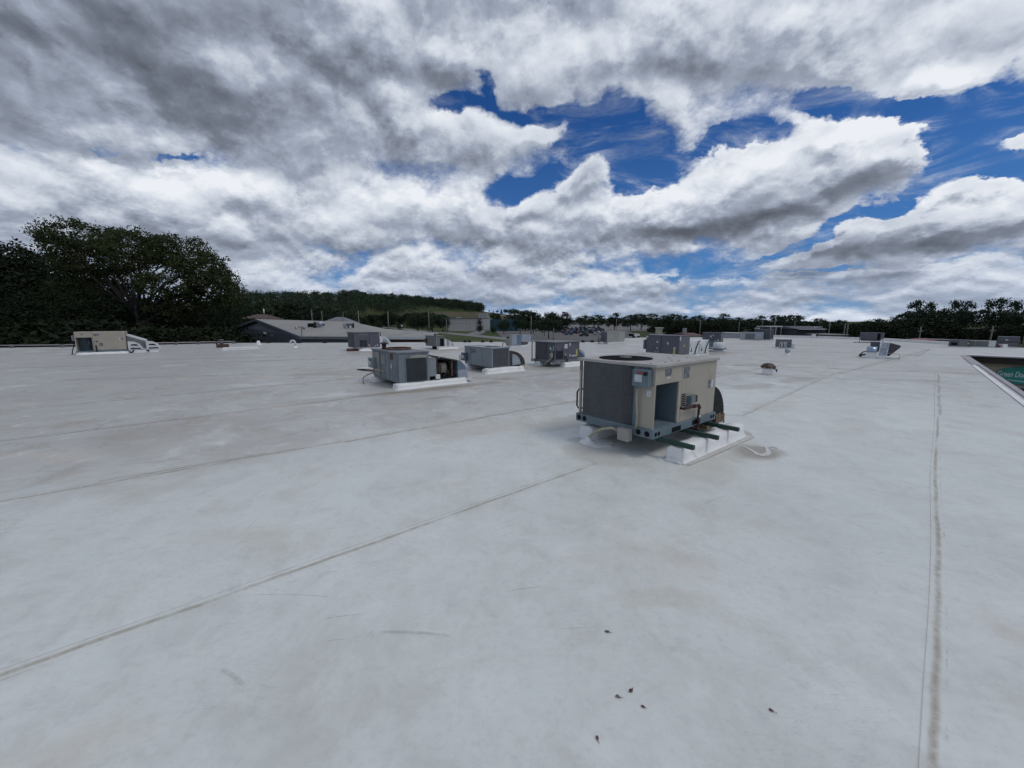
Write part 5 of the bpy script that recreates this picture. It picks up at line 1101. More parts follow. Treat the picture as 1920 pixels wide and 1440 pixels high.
def make_tree(name, lobes, n, s, leaf, h_tr, r_tr, seed, loc=(0, 0, 0), limbs=True, stems=1):
    rnd = random.Random(seed); root = bpy.data.objects.new(name, None); COL.objects.link(root); root.location = loc
    t = MB(); hz = h_tr
    for k in range(stems):
        off = Vector((rnd.uniform(-1, 1) * .6 * (stems > 1), rnd.uniform(-1, 1) * .4 * (stems > 1), 0))
        t.tube([off, off * 1.3 + Vector((rnd.uniform(-.1, .1) * hz * .2, 0, hz * .5)), off * 1.8 + Vector((0, 0, hz))], r_tr, 0, r_tr * .62, 8)
        if limbs:
            for (cx, cy, cz, rx, ry, rz) in lobes:
                a = off * 1.8 + Vector((0, 0, hz * rnd.uniform(.72, 1.0))); c = Vector((cx, cy, cz))
                mid = a.lerp(c, .5) + Vector((rnd.uniform(-.1, .1), rnd.uniform(-.1, .1), .08)) * (c - a).length
                t.tube([a, mid, c], r_tr * .42, 0, r_tr * .12, 6)
                for _ in range(5):
                    e = c + Vector((rnd.uniform(-1, 1) * rx, rnd.uniform(-1, 1) * ry, rnd.uniform(-.6, .9) * rz)) * .8
                    t.tube([mid.lerp(c, .5), mid.lerp(e, .6), e], r_tr * .16, 0, r_tr * .04, 5)
    t.build('trunk', BARK, root, fix=False)
    c = MB(); leafcloud(c, lobes, n, s, rnd); c.build('crown', leaf, root, fix=False)
    return root
def copy_tree(o):
    c = o.copy(); COL.objects.link(c)
    for ch in o.children:
        d = ch.copy(); COL.objects.link(d); d.parent = c
    return c

# the large spreading tree at the left: lobes measured as (photo col, row, half-width px, half-height px, depth offset m)
YT = 46.0; kx = YT / 723
def lob(px, py, rx, ry, dy=0, rd=None, Y=YT, bx0=285, gz=GZ):
    f = Y / 723 / (CP ** 0)  # metres per photo pixel at that depth
    return ((px - bx0) * f, dy, EYE + (604 - py) * f - gz, rx * f, (rd or min(rx, 60)) * f, ry * f)
big = make_tree('spreading_tree', [lob(185, 455, 62, 30, 0), lob(130, 470, 34, 28, 1), lob(240, 462, 55, 28, 2), lob(300, 480, 62, 34, -1), lob(350, 482, 52, 34, 1), lob(395, 505, 46, 30, 0),
    lob(432, 530, 34, 22, -1), lob(185, 500, 60, 26, 1), lob(400, 548, 55, 26, 1), lob(350, 540, 50, 24, -1), lob(225, 520, 45, 20, 2), lob(445, 560, 24, 14, 0), lob(160, 545, 60, 24, 2), lob(330, 575, 50, 22, 1)],
    62000, .165, LEAF_L, 8.6, .30, 11, ((285 - 960) * kx, YT, GZ), True, 2)
tag(big, 'tallest spreading tree at left with open airy crown and forked trunk', 'tree')
def std(name, lobes, n, s, leaf, h, r, seed, **k): return make_tree(name, lobes, n, s, leaf, h, r, seed, **k)
dens1 = std('dense_tree', [(0, 0, 8.0, 4.2, 4, 3.6), (-2.6, .5, 6.2, 3, 3, 3), (2.8, -.5, 6.4, 3, 3, 3), (.3, -1, 4.0, 4, 3.4, 2.6), (-.8, 1, 10.2, 2.4, 2.4, 2)], 20000, .19, LEAF_D, 5, .30, 21)
dens2 = std('dense_tree', [(.5, 0, 7.0, 4.4, 4, 3.2), (-3, 0, 5.2, 3, 3, 2.6), (3.4, 0, 5.6, 2.8, 3, 2.8), (0, -1.5, 3.4, 4.6, 3.4, 2.4), (1.6, 1, 9.2, 2.4, 2.4, 1.8)], 20000, .19, LEAF_D, 4, .30, 22)
tag(dens1, 'dark dense tree rising highest at the extreme left edge of the photo', 'tree', 'dark trees massed at the left'); tag(dens2, 'dark dense tree just right of the one at the extreme left edge', 'tree', 'dark trees massed at the left')
def place(o, col, Y, top_py, h0, rz=0.0, wf=1.0, z=None):
    z = terr((col - 960) / 723 * Y, Y) if z is None else z; f = Y / 723
    top = EYE + (604 - top_py) * f; s = max(.2, (top - z) / h0)
    o.location = ((col - 960) * f, Y, z); o.scale = (s * wf, s * wf, s); o.rotation_euler[2] = rz; return o
place(dens1, -20, 50, 450, 12.2, .4, 1.3); place(dens2, 62, 54, 480, 11.0, 1.4, 1.3)
leftm = [(-120, 48, 470, 1.2, 'dark tree beyond the left frame edge, next to the far left beige unit\'s row'), (110, 60, 465, 1.3, 'dark tree behind the left flank of the spreading tree'), (20, 42, 520, 1.25, 'lower dark tree in front at the left edge, above the metal rail'),
         (100, 43, 545, 1.2, 'lower dark tree straight above the far left beige unit, left side'), (180, 44, 555, 1.25, 'lower dark tree behind the far left beige unit\'s right half'), (240, 52, 560, 1.3, 'dark tree filling under the left side of the spreading crown'),
         (335, 50, 575, 1.3, 'dark tree filling under the right side of the spreading crown'), (395, 56, 575, 1.2, 'dark tree under the right tip of the spreading crown'), (430, 68, 562, 1.1, 'dark tree left of the grey gabled building')]
for i, (c, Y, tp, wf, lab) in enumerate(leftm):
    o = copy_tree(dens1 if i % 2 else dens2); tag(o, lab, 'tree', 'dark trees massed at the left'); place(o, c, Y, tp, 12.2 if i % 2 else 11.0, i * 1.3, wf)
bush1 = std('shrub', [(0, 0, 1.3, 1.7, 1.4, 1.2), (-1.3, .2, .9, 1.1, 1.1, .8), (1.3, -.2, 1.0, 1.2, 1.1, .9), (.3, 0, 2.1, 1.0, .9, .7)], 5000, .12, LEAF_D, .8, .08, 31)
tag(bush1, 'dark shrub just above the roof edge between the left beige unit and the bare curb', 'shrub', 'shrubs along the left edge'); place(bush1, 330, 40, 622, 2.8, 0, 1.2)
for i, (c, Y, tp, lab) in enumerate(((40, 38, 600, 'dark shrub at the left frame edge, right behind the metal rail'), (110, 39, 606, 'dark shrub hidden behind the left end of the far left beige unit'), (270, 40, 608, 'dark shrub behind the louvred hoods of the far left beige unit'), (385, 42, 618, 'dark shrub behind the small rusty vent'), (425, 46, 610, 'dark shrub touching the left wall of the grey gabled building'), (200, 38, 598, 'dark shrub behind the far left beige unit\'s top edge'))):
    o = copy_tree(bush1); tag(o, lab, 'shrub', 'shrubs along the left edge'); place(o, c, Y, tp, 2.8, i * 1.1, 1.5)
    if i == 4: o.children[1].data = o.children[1].data

# mid and far trees: a few kinds, each individual placed where it stands
round_t = std('round_tree', [(0, 0, 7, 4, 4, 3.6), (-1.6, 0, 8.6, 2.4, 2.4, 2), (2, .4, 6, 2.4, 2.6, 2.4), (0, -1, 4.4, 3.4, 3, 2.2)], 2600, .42, LEAF_F, 3.4, .28, 41)
oak_t = std('clumped_tree', [(0, 0, 8.4, 2.6, 2.6, 2.2), (-3, 0, 6.8, 2.4, 2.4, 1.8), (3, 0, 7.0, 2.4, 2.4, 1.9), (-1.2, 0, 4.8, 3.0, 2.6, 1.7), (2.2, 0, 4.6, 2.2, 2.2, 1.5), (1.4, .5, 10, 1.5, 1.5, 1.2)], 2600, .42, LEAF_F, 4.2, .26, 42)
pine_t = std('conifer_tree', [(0, 0, 1.6 + i * 1.3, 2.5 - i * .36, 2.5 - i * .36, .95) for i in range(7)], 2400, .36, LEAF_D, 9.5, .18, 43, limbs=False)
slim_t = std('slim_tree', [(0, 0, 5.0, 1.1, 1.1, 2.8), (0, 0, 8.0, .7, .7, 1.8), (.1, 0, 2.8, 1.2, 1.2, 1.4)], 1800, .30, LEAF_D, 5, .12, 44, limbs=False)
olive_t = std('bushy_tree', [(0, 0, 3.2, 3.6, 3, 2.6), (-2.4, 0, 2.6, 2.2, 2, 1.9), (2.4, 0, 2.8, 2.2, 2, 2.1), (.4, 0, 4.8, 2, 2, 1.4)], 2400, .38, LEAF_L, 1.4, .18, 45)
H0 = {round_t: 10.8, oak_t: 11.2, pine_t: 10.5, slim_t: 9.9, olive_t: 6.2}
used = set()
def tree(kind, col, Y, top, label, wf=1.0, group=None, rz=None, leaf=None):
    if kind in used: o = copy_tree(kind)
    else: o = kind; used.add(kind)
    tag(o, label, 'tree', group); o['group'] = group or 'trees in the distance'
    place(o, col, Y, top, H0[kind], (col * 7.3) % 6.28 if rz is None else rz, wf)
    if leaf:
        for ch in o.children:
            if ch.name.startswith('crown'):
                ch.data = ch.data.copy(); ch.data.materials[0] = leaf
    return o
# right-hand tall trees beyond the far edge
G = 'tall trees beyond the right roof edge'
for kind, col, Y, top, wf, lab in (
 (oak_t, 1706, 150, 564, .72, 'tall dark tree with stepped left outline, left end of the right-hand row'), (round_t, 1684, 140, 583, .8, 'shorter dark tree at the foot of the right-hand row, on its left end'), (round_t, 1666, 138, 596, .8, 'lowest rounded tree sloping down at the left end of the right-hand row'), (oak_t, 1728, 148, 568, .6, 'dark tree with a small side head just right of the tallest left one'), (round_t, 1742, 145, 578, .75, 'flat-topped dark tree in the middle of the right-hand row'),
 (round_t, 1762, 140, 576, .7, 'flat-topped dark tree left of the gap in the right-hand row'), (oak_t, 1781, 150, 564, .58, 'tree with a rounded head just left of the gap in the right-hand row'), (oak_t, 1801, 155, 565, .52, 'open tree with sky showing through its lower crown'),
 (oak_t, 1846, 140, 561, .80, 'largest round-headed tree near the right frame edge'), (oak_t, 1882, 140, 566, .78, 'broad open tree at the right frame edge behind the last pole'), (oak_t, 1906, 145, 580, .6, 'low end tree beside the thick pole at the right frame edge'), (oak_t, 1935, 145, 600, .8, 'low tree running out of the frame at the right')):
    tree(kind, col, Y, top, lab, wf, G)
for i, (col, top) in enumerate(((1655, 606), (1685, 602), (1712, 600), (1740, 594), (1765, 603), (1792, 613), (1818, 615), (1842, 613), (1862, 610), (1886, 609), (1912, 606), (1940, 604))):
    tree(olive_t if i % 3 == 0 else round_t, col, 118 + (i * 7) % 17, top, 'low dark tree, %s from the left, in the belt under the tall right-hand trees' % ('first second third fourth fifth sixth seventh eighth ninth tenth eleventh twelfth'.split()[i]), 1.5, 'low belt under the tall right-hand trees', leaf=LEAF_D)
tree(pine_t, 1706, 105, 609, 'small bluish spruce left of the pole with two transformers', .8, G)
# middle skyline, left to right: (kind, column, depth, top row, width factor, label)
ORD = 'first second third fourth fifth sixth seventh eighth ninth tenth eleventh twelfth thirteenth fourteenth fifteenth sixteenth seventeenth eighteenth nineteenth twentieth'.split()
sky_tab = [(930, 586), (960, 583), (1000, 585), (1035, 587), (1060, 588), (1095, 590), (1120, 589), (1150, 587), (1180, 588), (1200, 587), (1222, 588), (1245, 590), (1262, 587), (1282, 592), (1302, 590), (1330, 593), (1352, 588), (1378, 594), (1400, 596), (1420, 592)]
rnd = random.Random(77)
for i, (c, tp) in enumerate(sky_tab):
    tree(oak_t if i % 3 == 1 else round_t, c, 330 + rnd.uniform(-25, 25) + (90 if c < 1060 else 0), tp, '%s tree from the left on the skyline behind the car park' % ORD[i], 1.25, 'skyline trees behind the car park')
sky2 = [(1450, 591), (1468, 589), (1488, 592), (1508, 600), (1530, 597), (1552, 601), (1572, 600), (1592, 604), (1612, 602), (1636, 596), (1652, 605)]
for i, (c, tp) in enumerate(sky2):
    tree(round_t if i % 2 else oak_t, c, 190 + rnd.uniform(-15, 15), tp, '%s tree from the left behind the open-fronted shed and utility poles' % ORD[i], 1.3, 'trees behind the shed')
for i, c in enumerate(range(1425, 1672, 19)):
    tree(round_t, c, 172 + rnd.uniform(-6, 6), 606 + rnd.uniform(-3.5, 2), '%s low dark tree from the left in the belt behind the shed and poles' % ORD[i], 1.5 + .2 * math.sin(i * 2.1), 'low belt behind the shed and poles', leaf=LEAF_D if i % 2 else None)
for i, (c, Y, tp, lab) in enumerate(((1258, 190, 608, 'olive bushy tree above the left end of the tall slate unit'), (1280, 185, 603, 'olive bushy tree above the middle of the tall slate unit'), (1305, 190, 603, 'olive bushy tree left of the pale thin pole'), (1322, 180, 606, 'olive bushy tree behind the dull red roof'),
    (1345, 185, 605, 'yellowish bushy tree above the metal-edged slate unit'), (1362, 190, 610, 'olive bushy tree above the long white parapet, left part'), (1380, 195, 612, 'olive bushy tree above the long white parapet, right part'), (1410, 175, 614, 'olive bush left of the open-fronted shed'), (1222, 240, 611, 'small olive tree beside the pale little kiosk'), (1240, 250, 612, 'olive bush right of the pale little kiosk'), (1475, 150, 615, 'autumn-tinted bush under the shed roof'), (1600, 150, 612, 'olive bush right of the twin poles'), (1640, 150, 610, 'olive bush behind the slate unit on legs'))):
    tree(olive_t, c, Y, tp, lab, 1.2, 'olive bushes and trees in the middle distance')
for i, (c, Y, tp) in enumerate(((1138, 420, 598), (1152, 430, 596), (1168, 430, 598))):
    tree(slim_t, c, Y, tp, '%s of three reddish trees at the far car park' % ('leftmost', 'middle', 'rightmost')[i], 2.2, 'reddish trees at the far car park', leaf=LEAF_R)
rnd = random.Random(31)
for i in range(20):
    c = 1045 + i * 20; tree(olive_t if i % 4 == 2 and c > 1200 else round_t, c, (300 if c > 1210 else 560) + rnd.uniform(-20, 20), (598 if c > 1210 else 596) + rnd.uniform(-1.5, 2), '%s low tree from the left in the dark belt behind the car parks' % ORD[i], 1.9, 'low belt behind the car parks')
rnd = random.Random(61)
for i in range(18):
    c = 692 + i * 8.5 + rnd.uniform(-3, 3); tree(olive_t if i % 2 else round_t, c, rnd.uniform(330, 470), 588 + rnd.uniform(-3, 6), '%s scrubby tree from the left scattered on the slope under the wooded hill' % ORD[i], 1.2, 'scrub trees on the slope')
# trees round the white industrial building and the car park
for kind, c, Y, tp, wf, lab in ((slim_t, 900, 235, 597, 1.6, 'slim dark tree standing against the white industrial building'), (round_t, 925, 215, 612, 1.0, 'small round lawn tree right of the slim one'), (round_t, 945, 215, 599, 1.0, 'dark tree before the teal glass wing, left one'), (oak_t, 975, 220, 590, 1.1, 'tall dark tree before the teal glass wing'),
    (round_t, 1000, 225, 600, .9, 'dark tree between the glass wing and the tall lamp pole'), (oak_t, 1028, 160, 586, 1.1, 'large dark tree rising out of the near car park rows'), (round_t, 1020, 185, 598, .8, 'dark tree behind the large car park tree'), (olive_t, 985, 300, 585, 1.5, 'yellow-green tree on the hill behind the glass wing'), (olive_t, 1045, 280, 592, 1.1, 'yellow-green tree right of the large car park tree'),
    (round_t, 785, 260, 588, 1.3, 'dark dense tree left of the white industrial building, left one'), (round_t, 812, 260, 586, 1.3, 'dark dense tree left of the white industrial building, middle one'), (round_t, 832, 262, 590, 1.1, 'dark dense tree touching the white industrial building'),
    (round_t, 712, 240, 600, .9, 'low dark tree by the road behind the grey building roof'), (olive_t, 700, 300, 590, 1.0, 'light green young tree on the slope, left one'), (olive_t, 727, 330, 588, 1.0, 'light green young tree on the slope, right one'), (round_t, 752, 270, 604, .9, 'low bushy tree beside the white road sign'),
    (pine_t, 498, 105, 552, 1.1, 'dark spruce behind the ridge of the grey gabled building'), (pine_t, 523, 108, 560, 1.3, 'layered dark conifer behind the grey building roof, left of the transformer pole'), (pine_t, 548, 112, 558, 1.3, 'layered dark conifer just left of the transformer pole'), (round_t, 575, 120, 566, 1.2, 'dark tree behind the transformer pole'),
    (round_t, 470, 100, 556, 1.2, 'dark tree behind the brown shingled house'), (round_t, 612, 140, 572, 1.2, 'dark tree behind the rooftop equipment of the grey building'), (round_t, 640, 150, 576, 1.2, 'dark tree behind the pale gabled house'), (olive_t, 665, 170, 588, 1.2, 'olive tree right of the pale gabled house'), (round_t, 600, 125, 582, 1.0, 'low tree left of the pale gabled house')):
    tree(kind, c, Y, tp, lab, wf, 'trees round the neighbouring buildings')
# wooded hill: one far-off wood, with the trees that break its skyline as individuals
rnd = random.Random(5); wd = MB()
def wood_top(c): return lerp_tab([(400, 560), (480, 556), (540, 552), (600, 549), (650, 548), (700, 552), (730, 556), (780, 556), (830, 562), (880, 570), (905, 576)], c)
for i in range(900):
    c = rnd.uniform(440, 905) if i < 620 else rnd.uniform(760, 905); Y = rnd.uniform(430 if c < 690 else (480 if c < 780 else 600), 860)
    if c > 690 and Y < (430 + (c - 690) * 1.0 if c < 760 else 500 + (c - 760) * 1.25): continue
    if i >= 620: Y = rnd.uniform(760, 850)
    f = Y / 723; x = (c - 960) * f; z = terr(x, Y); h = rnd.uniform(11, 17); r = rnd.uniform(4.5, 7.5)
    leafcloud(wd, [(x, Y, z + h * .62, r, r, h * .40), (x + rnd.uniform(-3, 3), Y, z + h * .8, r * .6, r * .6, h * .26), (x, Y, z + h * .22, r * .9, r * .9, h * .26)], 170, 1.15, rnd)
tag(wd.build('woods', LEAF_F, fix=False), None, None, None, 'stuff')
for i, (c, tp) in enumerate(((493, 551), (520, 553), (556, 549), (600, 549), (622, 549), (655, 545), (672, 545), (684, 547), (720, 551), (741, 552), (765, 553), (790, 556), (812, 559), (836, 562), (858, 562), (872, 568), (884, 568))):
    tree(round_t if i % 3 else oak_t, c, 700, tp, '%s tree from the left standing proud on the wooded hill\'s skyline' % ORD[i], 1.6, 'skyline trees of the wooded hill')
for i in range(12):
    c = 918 + i * 7.5; tree(pine_t if i in (1, 3) else round_t, c, 760, 578 + abs(i - 5) * .8 + (i % 3), '%s tree from the left on the low wooded knoll behind the white building' % ORD[i], 1.1, 'trees on the low knoll')

# ================================================================= neighbouring buildings
A_ = Vector(((567 - 960) / 723 * 45, 45, -0.1)); def_ = None
gb = thing('gabled_building', (A_.x, A_.y, GZ), 0, 'dark blue-grey gabled building with a broad pale roof beyond the left roof edge', 'building')
def rel(p): return (p[0] - A_.x, p[1] - A_.y, p[2] - GZ)
def P3(px, py, Y): return atd(px, py, Y)
RF = P3(480, 599.5, 60); EL = P3(446, 612, 66.5); EN = P3(800, 633.8, 42.5)
def on_plane(px, py):
    n_ = (EN - A_).cross(RF - A_).normalized(); d = ray(px, py); return Vector((0, 0, EYE)) + d * ((A_ - Vector((0, 0, EYE))).dot(n_) / d.dot(n_))
RB = on_plane(658, 605); RC = on_plane(722, 618.3); EB = on_plane(822, 626)
roofm = pm('weathered_pale_roof', (0.27, 0.265, 0.25), .85, 0, .08, .25, (.19, .175, .155), .3, .4)
MB().prism([rel(A_), rel(EN), rel(EB), rel(RC), rel(RB), rel(RF)], (0, 0, .12)).build('roof', roofm, gb)
MB().prism([rel(RF + Vector((0, .05, 0))), rel(RB + Vector((0, .05, 0))), rel(RB + Vector((-5, 9, -2.2))), rel(EL)], (0, 0, .115)).build('back_roof_slope', roofm, gb)
o_ = Vector((-.15, -.2, -.02))
Wf = [A_ + Vector((.12, .3, 0)), RF + Vector((.2, .3, 0)), EL + Vector((.3, .3, 0))]
MB().prism([(p.x - A_.x, p.y - A_.y, p.z - GZ - .02) for p in Wf] + [(Wf[2].x - A_.x, Wf[2].y - A_.y, 0), (Wf[0].x - A_.x, Wf[0].y - A_.y, 0)], (.25, .25, 0)).build('gable_wall', NAVY, gb)
tr_ = MB()
for a, b in ((A_, RF), (RF, EL)):
    a, b = Vector(rel(a)), Vector(rel(b)); tr_.prism([a + Vector((-.1, -.1, -.22)), b + Vector((-.1, -.1, -.22)), b + Vector((-.1, -.1, .13)), a + Vector((-.1, -.1, .13))], (.14, .14, 0))
tr_.build('rake_trim', NAVY, gb)
S1_ = P3(650, 632.9, 44)
def vwall(name, mat, a, b, ztop, zbot, off=.4, th=.3):
    d = (b - a); d.z = 0; d.normalize(); nn = Vector((-d.y, d.x, 0)); a = a + nn * off; b = b + nn * off
    MB().prism([(a.x - A_.x, a.y - A_.y, zbot - GZ), (b.x - A_.x, b.y - A_.y, zbot - GZ), (b.x - A_.x, b.y - A_.y, ztop - GZ), (a.x - A_.x, a.y - A_.y, ztop - GZ)], tuple(nn * th)).build(name, mat, gb)
mid_ = A_.lerp(EN, .55)
vwall('front_wall', NAVY, A_ + Vector((.3, 0, 0)), mid_, -.14, GZ, .5); vwall('brick_wall', BRICK, mid_ + Vector((.02, 0, 0)), EN, -.14, GZ, .5)
vwall('end_wall', BRICK, EN, EB, -.16, GZ, .5)
ev = MB(); ev.prism([Vector(rel(A_)) + Vector((0, -.06, -.2)), Vector(rel(mid_)) + Vector((0, -.06, -.2)), Vector(rel(mid_)) + Vector((0, -.06, .1)), Vector(rel(A_)) + Vector((0, -.06, .1))], (0, .05, 0)); ev.build('dark_eave_fascia', MIDGREY, gb)
ev = MB(); ev.prism([Vector(rel(mid_)) + Vector((.02, -.06, -.16)), Vector(rel(EN)) + Vector((0, -.06, -.16)), Vector(rel(EN)) + Vector((0, -.06, .14)), Vector(rel(mid_)) + Vector((.02, -.06, .14))], (0, .05, 0)); ev.build('white_eave_fascia', WHITEP, gb)
for px, py, Y, m_ in ((499.5, 624.5, 54.6, WHITEP), (498.5, 629, 54.6, BLACK), (513.5, 629.5, 52.5, MIDGREY)):
    p = P3(px, py, Y); MB().box(-.16, .16, -.5, -.2, -.14, .14).build('wall_lamp', m_, gb, .02, loc=rel(p))
# equipment on its roof, each lifted off by itself
def on_roof(px, py): # point on the pale roof plane
    n_ = (EN - A_).cross(RF - A_).normalized(); d = ray(px, py); t = (A_ - Vector((0, 0, EYE))).dot(n_) / d.dot(n_); return Vector((0, 0, EYE)) + d * t + Vector((0, 0, .11))
def eq(name, px, py, label, cat): p = on_roof(px, py); return thing(name, p, 0, label, cat), p.y / 723
e, k = eq('condenser_unit', 582, 615, 'dark box condenser on the pale roof, left one of the cluster beyond the gooseneck', 'air conditioner')
MB().box(-5 * k, 5 * k, 0, 8 * k, 0, 6.5 * k).build('cabinet', DARK, e, .05); MB().box(-6 * k, 6 * k, -.02, 8.3 * k, 6.5 * k + .01, 7.3 * k).build('lid', MIDGREY, e)
e, k = eq('exhaust_fan', 591, 616, 'dark round-topped exhaust fan in the middle of the pale roof cluster', 'exhaust fan')
MB().lathe((0, 0, 0), [(3.2 * k, 0), (3.4 * k, 2.5 * k), (2.8 * k, 5 * k), (2.2 * k, 9 * k), (1 * k, 10.5 * k)], n=14).build('fan_housing', BLACK, e); MB().lathe((0, .1, 0), [(2.4 * k, 7 * k), (2.8 * k, 9 * k), (1.6 * k, 11.2 * k)], n=14).build('fan_cap', MIDGREY, e)
e, k = eq('exhaust_fan', 601, 615, 'large pale domed exhaust fan, right one of the pale roof cluster', 'exhaust fan')
MB().lathe((0, 0, 0), [(4 * k, 0), (4 * k, 2.6 * k), (5.4 * k, 4 * k), (5.6 * k, 7 * k), (4.5 * k, 9.6 * k), (1.2 * k, 11 * k)], n=18).build('fan_cap', GALV, e); MB().box(4 * k, 7.5 * k, 0, 2 * k, 3 * k, 6 * k).build('motor_box', BLACK, e, .03)
e, k = eq('condenser_unit', 653, 617, 'mottled grey condenser cluster on the pale roof behind the slate unit', 'air conditioner')
MB().box(-10 * k, -3 * k, 0, 6 * k, 1.5 * k, 10 * k).build('cabinet', GALV, e, .15); MB().box(-2.6 * k, 8 * k, 0, 6 * k, 2 * k, 9 * k).build('cabinet', MIDGREY, e, .03); MB().box(8.3 * k, 10.5 * k, 0, 2 * k, 1 * k, 9 * k).build('side_pipe', BLACK, e)
lg = MB()
for x in (-8, -4, 0, 4, 7): lg.box(x * k - .03, x * k + .03, .1, .2, 0, 1.8 * k)
lg.build('support_legs', MIDGREY, e); MB().bar((6 * k, -.3, -.1), (6 * k, -.3, 4 * k), .1).bar((-1.5 * k, -.3, 0), (-1.5 * k, -.3, 3 * k), .08).build('vent_pipes', WHITEP, e)
p = on_roof(566.5, 631.5); am = thing('antenna_mast', p, 0, 'thin mast with two small dishes at the near corner of the grey gabled building', 'antenna'); k = p.y / 723
MB().bar((0, 0, -.3), (0, 0, 15.5 * k), .035, n=6).tube([(-8 * k, 0, 14.5 * k), (-4 * k, 0, 16.5 * k), (4 * k, 0, 16 * k)], .03, n=5).build('mast', BLACK, am)
MB().disc((-8.2 * k, -.03, 15.2 * k), (.5, -1, .3), 1.6 * k, n=14).build('small_dish', WHITEP, am, fix=False); MB().lathe((4.5 * k, 0, 12 * k), [(1.6 * k, 0), (2.4 * k, 1.2 * k), (2.4 * k, 2.6 * k), (1.5 * k, 3.6 * k)], n=12).build('round_dish', MIDGREY, am); MB().box(-10.5 * k, -9 * k, -.1, .1, 13 * k, 16 * k).build('antenna_panel', BLACK, am)

def house(name, px0, px1, py_eave, py_ridge, Y, wallm, roofm_, label, dep=9, hip=.0, cat='building', base=None, over=.4):
    f = Y / 723; xc = ((px0 + px1) / 2 - 960) * f; z0 = terr(xc, Y) if base is None else base; w_ = (px1 - px0) * f / 2; ze = EYE + (604 - py_eave) * f; zr = EYE + (604 - py_ridge) * f
    t = thing(name, (xc, Y, z0), 0, label, cat)
    MB().box(-w_ + over, w_ - over, over, dep - over, -1.0, ze - z0).build('wall', wallm, t)
    h = hip * w_; r = MB(); y2 = dep / 2
    a = [(-w_, 0, ze - z0), (w_, 0, ze - z0), (w_, dep, ze - z0), (-w_, dep, ze - z0), (-w_ + h, y2, zr - z0), (w_ - h, y2, zr - z0)]
    k0 = len(r.v); r.v += a
    for q in ((0, 1, 5, 4), (2, 3, 4, 5), (0, 4, 3), (1, 2, 5), (0, 3, 2, 1)): r.f.append(q); r.mi.append(0); r.sm.append(False)
    r.build('roof', roofm_, t); return t, f, z0
t, f, z0 = house('shingled_house', 452, 491, 598, 589, 78, WOOD, SHINGLE, 'brown shingled roof of a house peeking out left of the grey gabled building', hip=.5)
MB().bar((.5, 4.5, 8.3), (.5, 4.5, 9.4), .12).build('roof_vent', WHITEP, t)
t, f, z0 = house('gabled_house', 601, 659, 606, 594.3, 118, PALE, GREYROOF, 'pale grey-roofed gabled house behind the far end of the pale roof', hip=.75)
t, f, z0 = house('red_roofed_shop', 1287, 1318, 629, 624.6, 62, WHITEP, REDROOF, 'low building with a dull red roof and pale walls behind the slate units', hip=.12, dep=7)
MB().box((1297.5 - 1302.5) * f - .25, (1297.5 - 1302.5) * f + .25, 3, 3.5, -z0 + EYE - 21 * f, -z0 + EYE - 11.5 * f).build('chimney', PALE, t)
# industrial building
Yb = 285; f = Yb / 723; ib = thing('industrial_building', ((880 - 960) * f, Yb, terr(-30, Yb)), 0, 'windowless white industrial building beyond the lawn', 'building'); zb = ib.location.z
def ibx(name, m_, x0, x1, y0, y1, top, bot=None, par=ib, cx=880, ff=f, zz=None):
    zz = zb if zz is None else zz
    return MB().box((x0 - cx) * ff, (x1 - cx) * ff, y0, y1, -2.0 if bot is None else EYE + (604 - bot) * ff - zz, EYE + (604 - top) * ff - zz).build(name, m_, par)
ibx('wall', WALLW, 842, 894, 0, 40, 597.2); ibx('end_wall', pm('pale_precast', (.40, .40, .395), .85, 0, .04, .3), 894.3, 919, -.4, 40, 597.6); ibx('roof_coping', MIDGREY, 841.5, 919.3, -.6, 40.5, 596.6, 597.1)
ibx('wall_joint', MIDGREY, 842, 894, -.06, -.01, 606.6, 606.9); ibx('wall_joint', MIDGREY, 881.6, 882.0, -.07, -.02, 597.3, 620)
ibx('rooftop_penthouse', PALE, 897, 913.5, 6, 20, 587.2, 596.5)
for x in (857, 862, 916): ibx('roof_vent', WHITEP, x, x + 1.6, 3, 4, 594.6, 596.5)
tg = thing('glass_wing', ((945 - 960) * f, Yb + 2, terr(-5, Yb)), 0, 'dark teal glazed office wing joined to the white industrial building', 'building')
ibx('glazed_wall', pm('teal_glass', (.012, .05, .062), .25, 0, .2, .3), 919.3, 972, 0, 30, 598.6, None, tg, 945, f, tg.location.z)
mu = MB()
for x in range(924, 972, 6): mu.box((x - 945) * f - .08, (x - 945) * f + .08, -.12, -.01, -1, EYE + 5.2 * f - tg.location.z)
mu.build('mullions', DARK, tg)
def lowb(name, px0, px1, top, bot, Y, m_, label, roofm_=None, rt=1.2, dep=10, z0=None, cat='building'):
    f = Y / 723; xc = ((px0 + px1) / 2 - 960) * f; z0 = terr(xc, Y) if z0 is None else z0
    t = thing(name, (xc, Y, z0), 0, label, cat); w_ = (px1 - px0) * f / 2; zt = EYE + (604 - top) * f - z0
    MB().box(-w_ + .5, w_ - .5, .6, dep, -1, zt - rt * f).build('wall', m_, t); MB().box(-w_, w_, 0, dep + .3, zt - rt * f + .005, zt).build('flat_roof', roofm_ or WHITEP, t); return t, f, zt
lowb('store', 1088, 1124, 604.2, 610, 520, BRICK, 'store with a pale yellow fascia at the back of the far car park', pm('yellow_fascia', (.46, .40, .20), .6, 0, .08, .2), 2.0, 14)
lowb('store', 1054, 1096, 600.2, 606, 560, BRICK, 'long brown store with a thin pale roof line, left of the yellow fascia', PALE, 1.0, 16)
t, f, zt = lowb('canopy_shed', 1438, 1481, 611.4, 626, 135, pm('shed_shadow', (.05, .045, .045), .8, 0, .4, .8, (.16, .10, .09), .3, .9), 'open-fronted shed with a thin white flat roof and clutter inside', WHITEP, 1.6, 7)
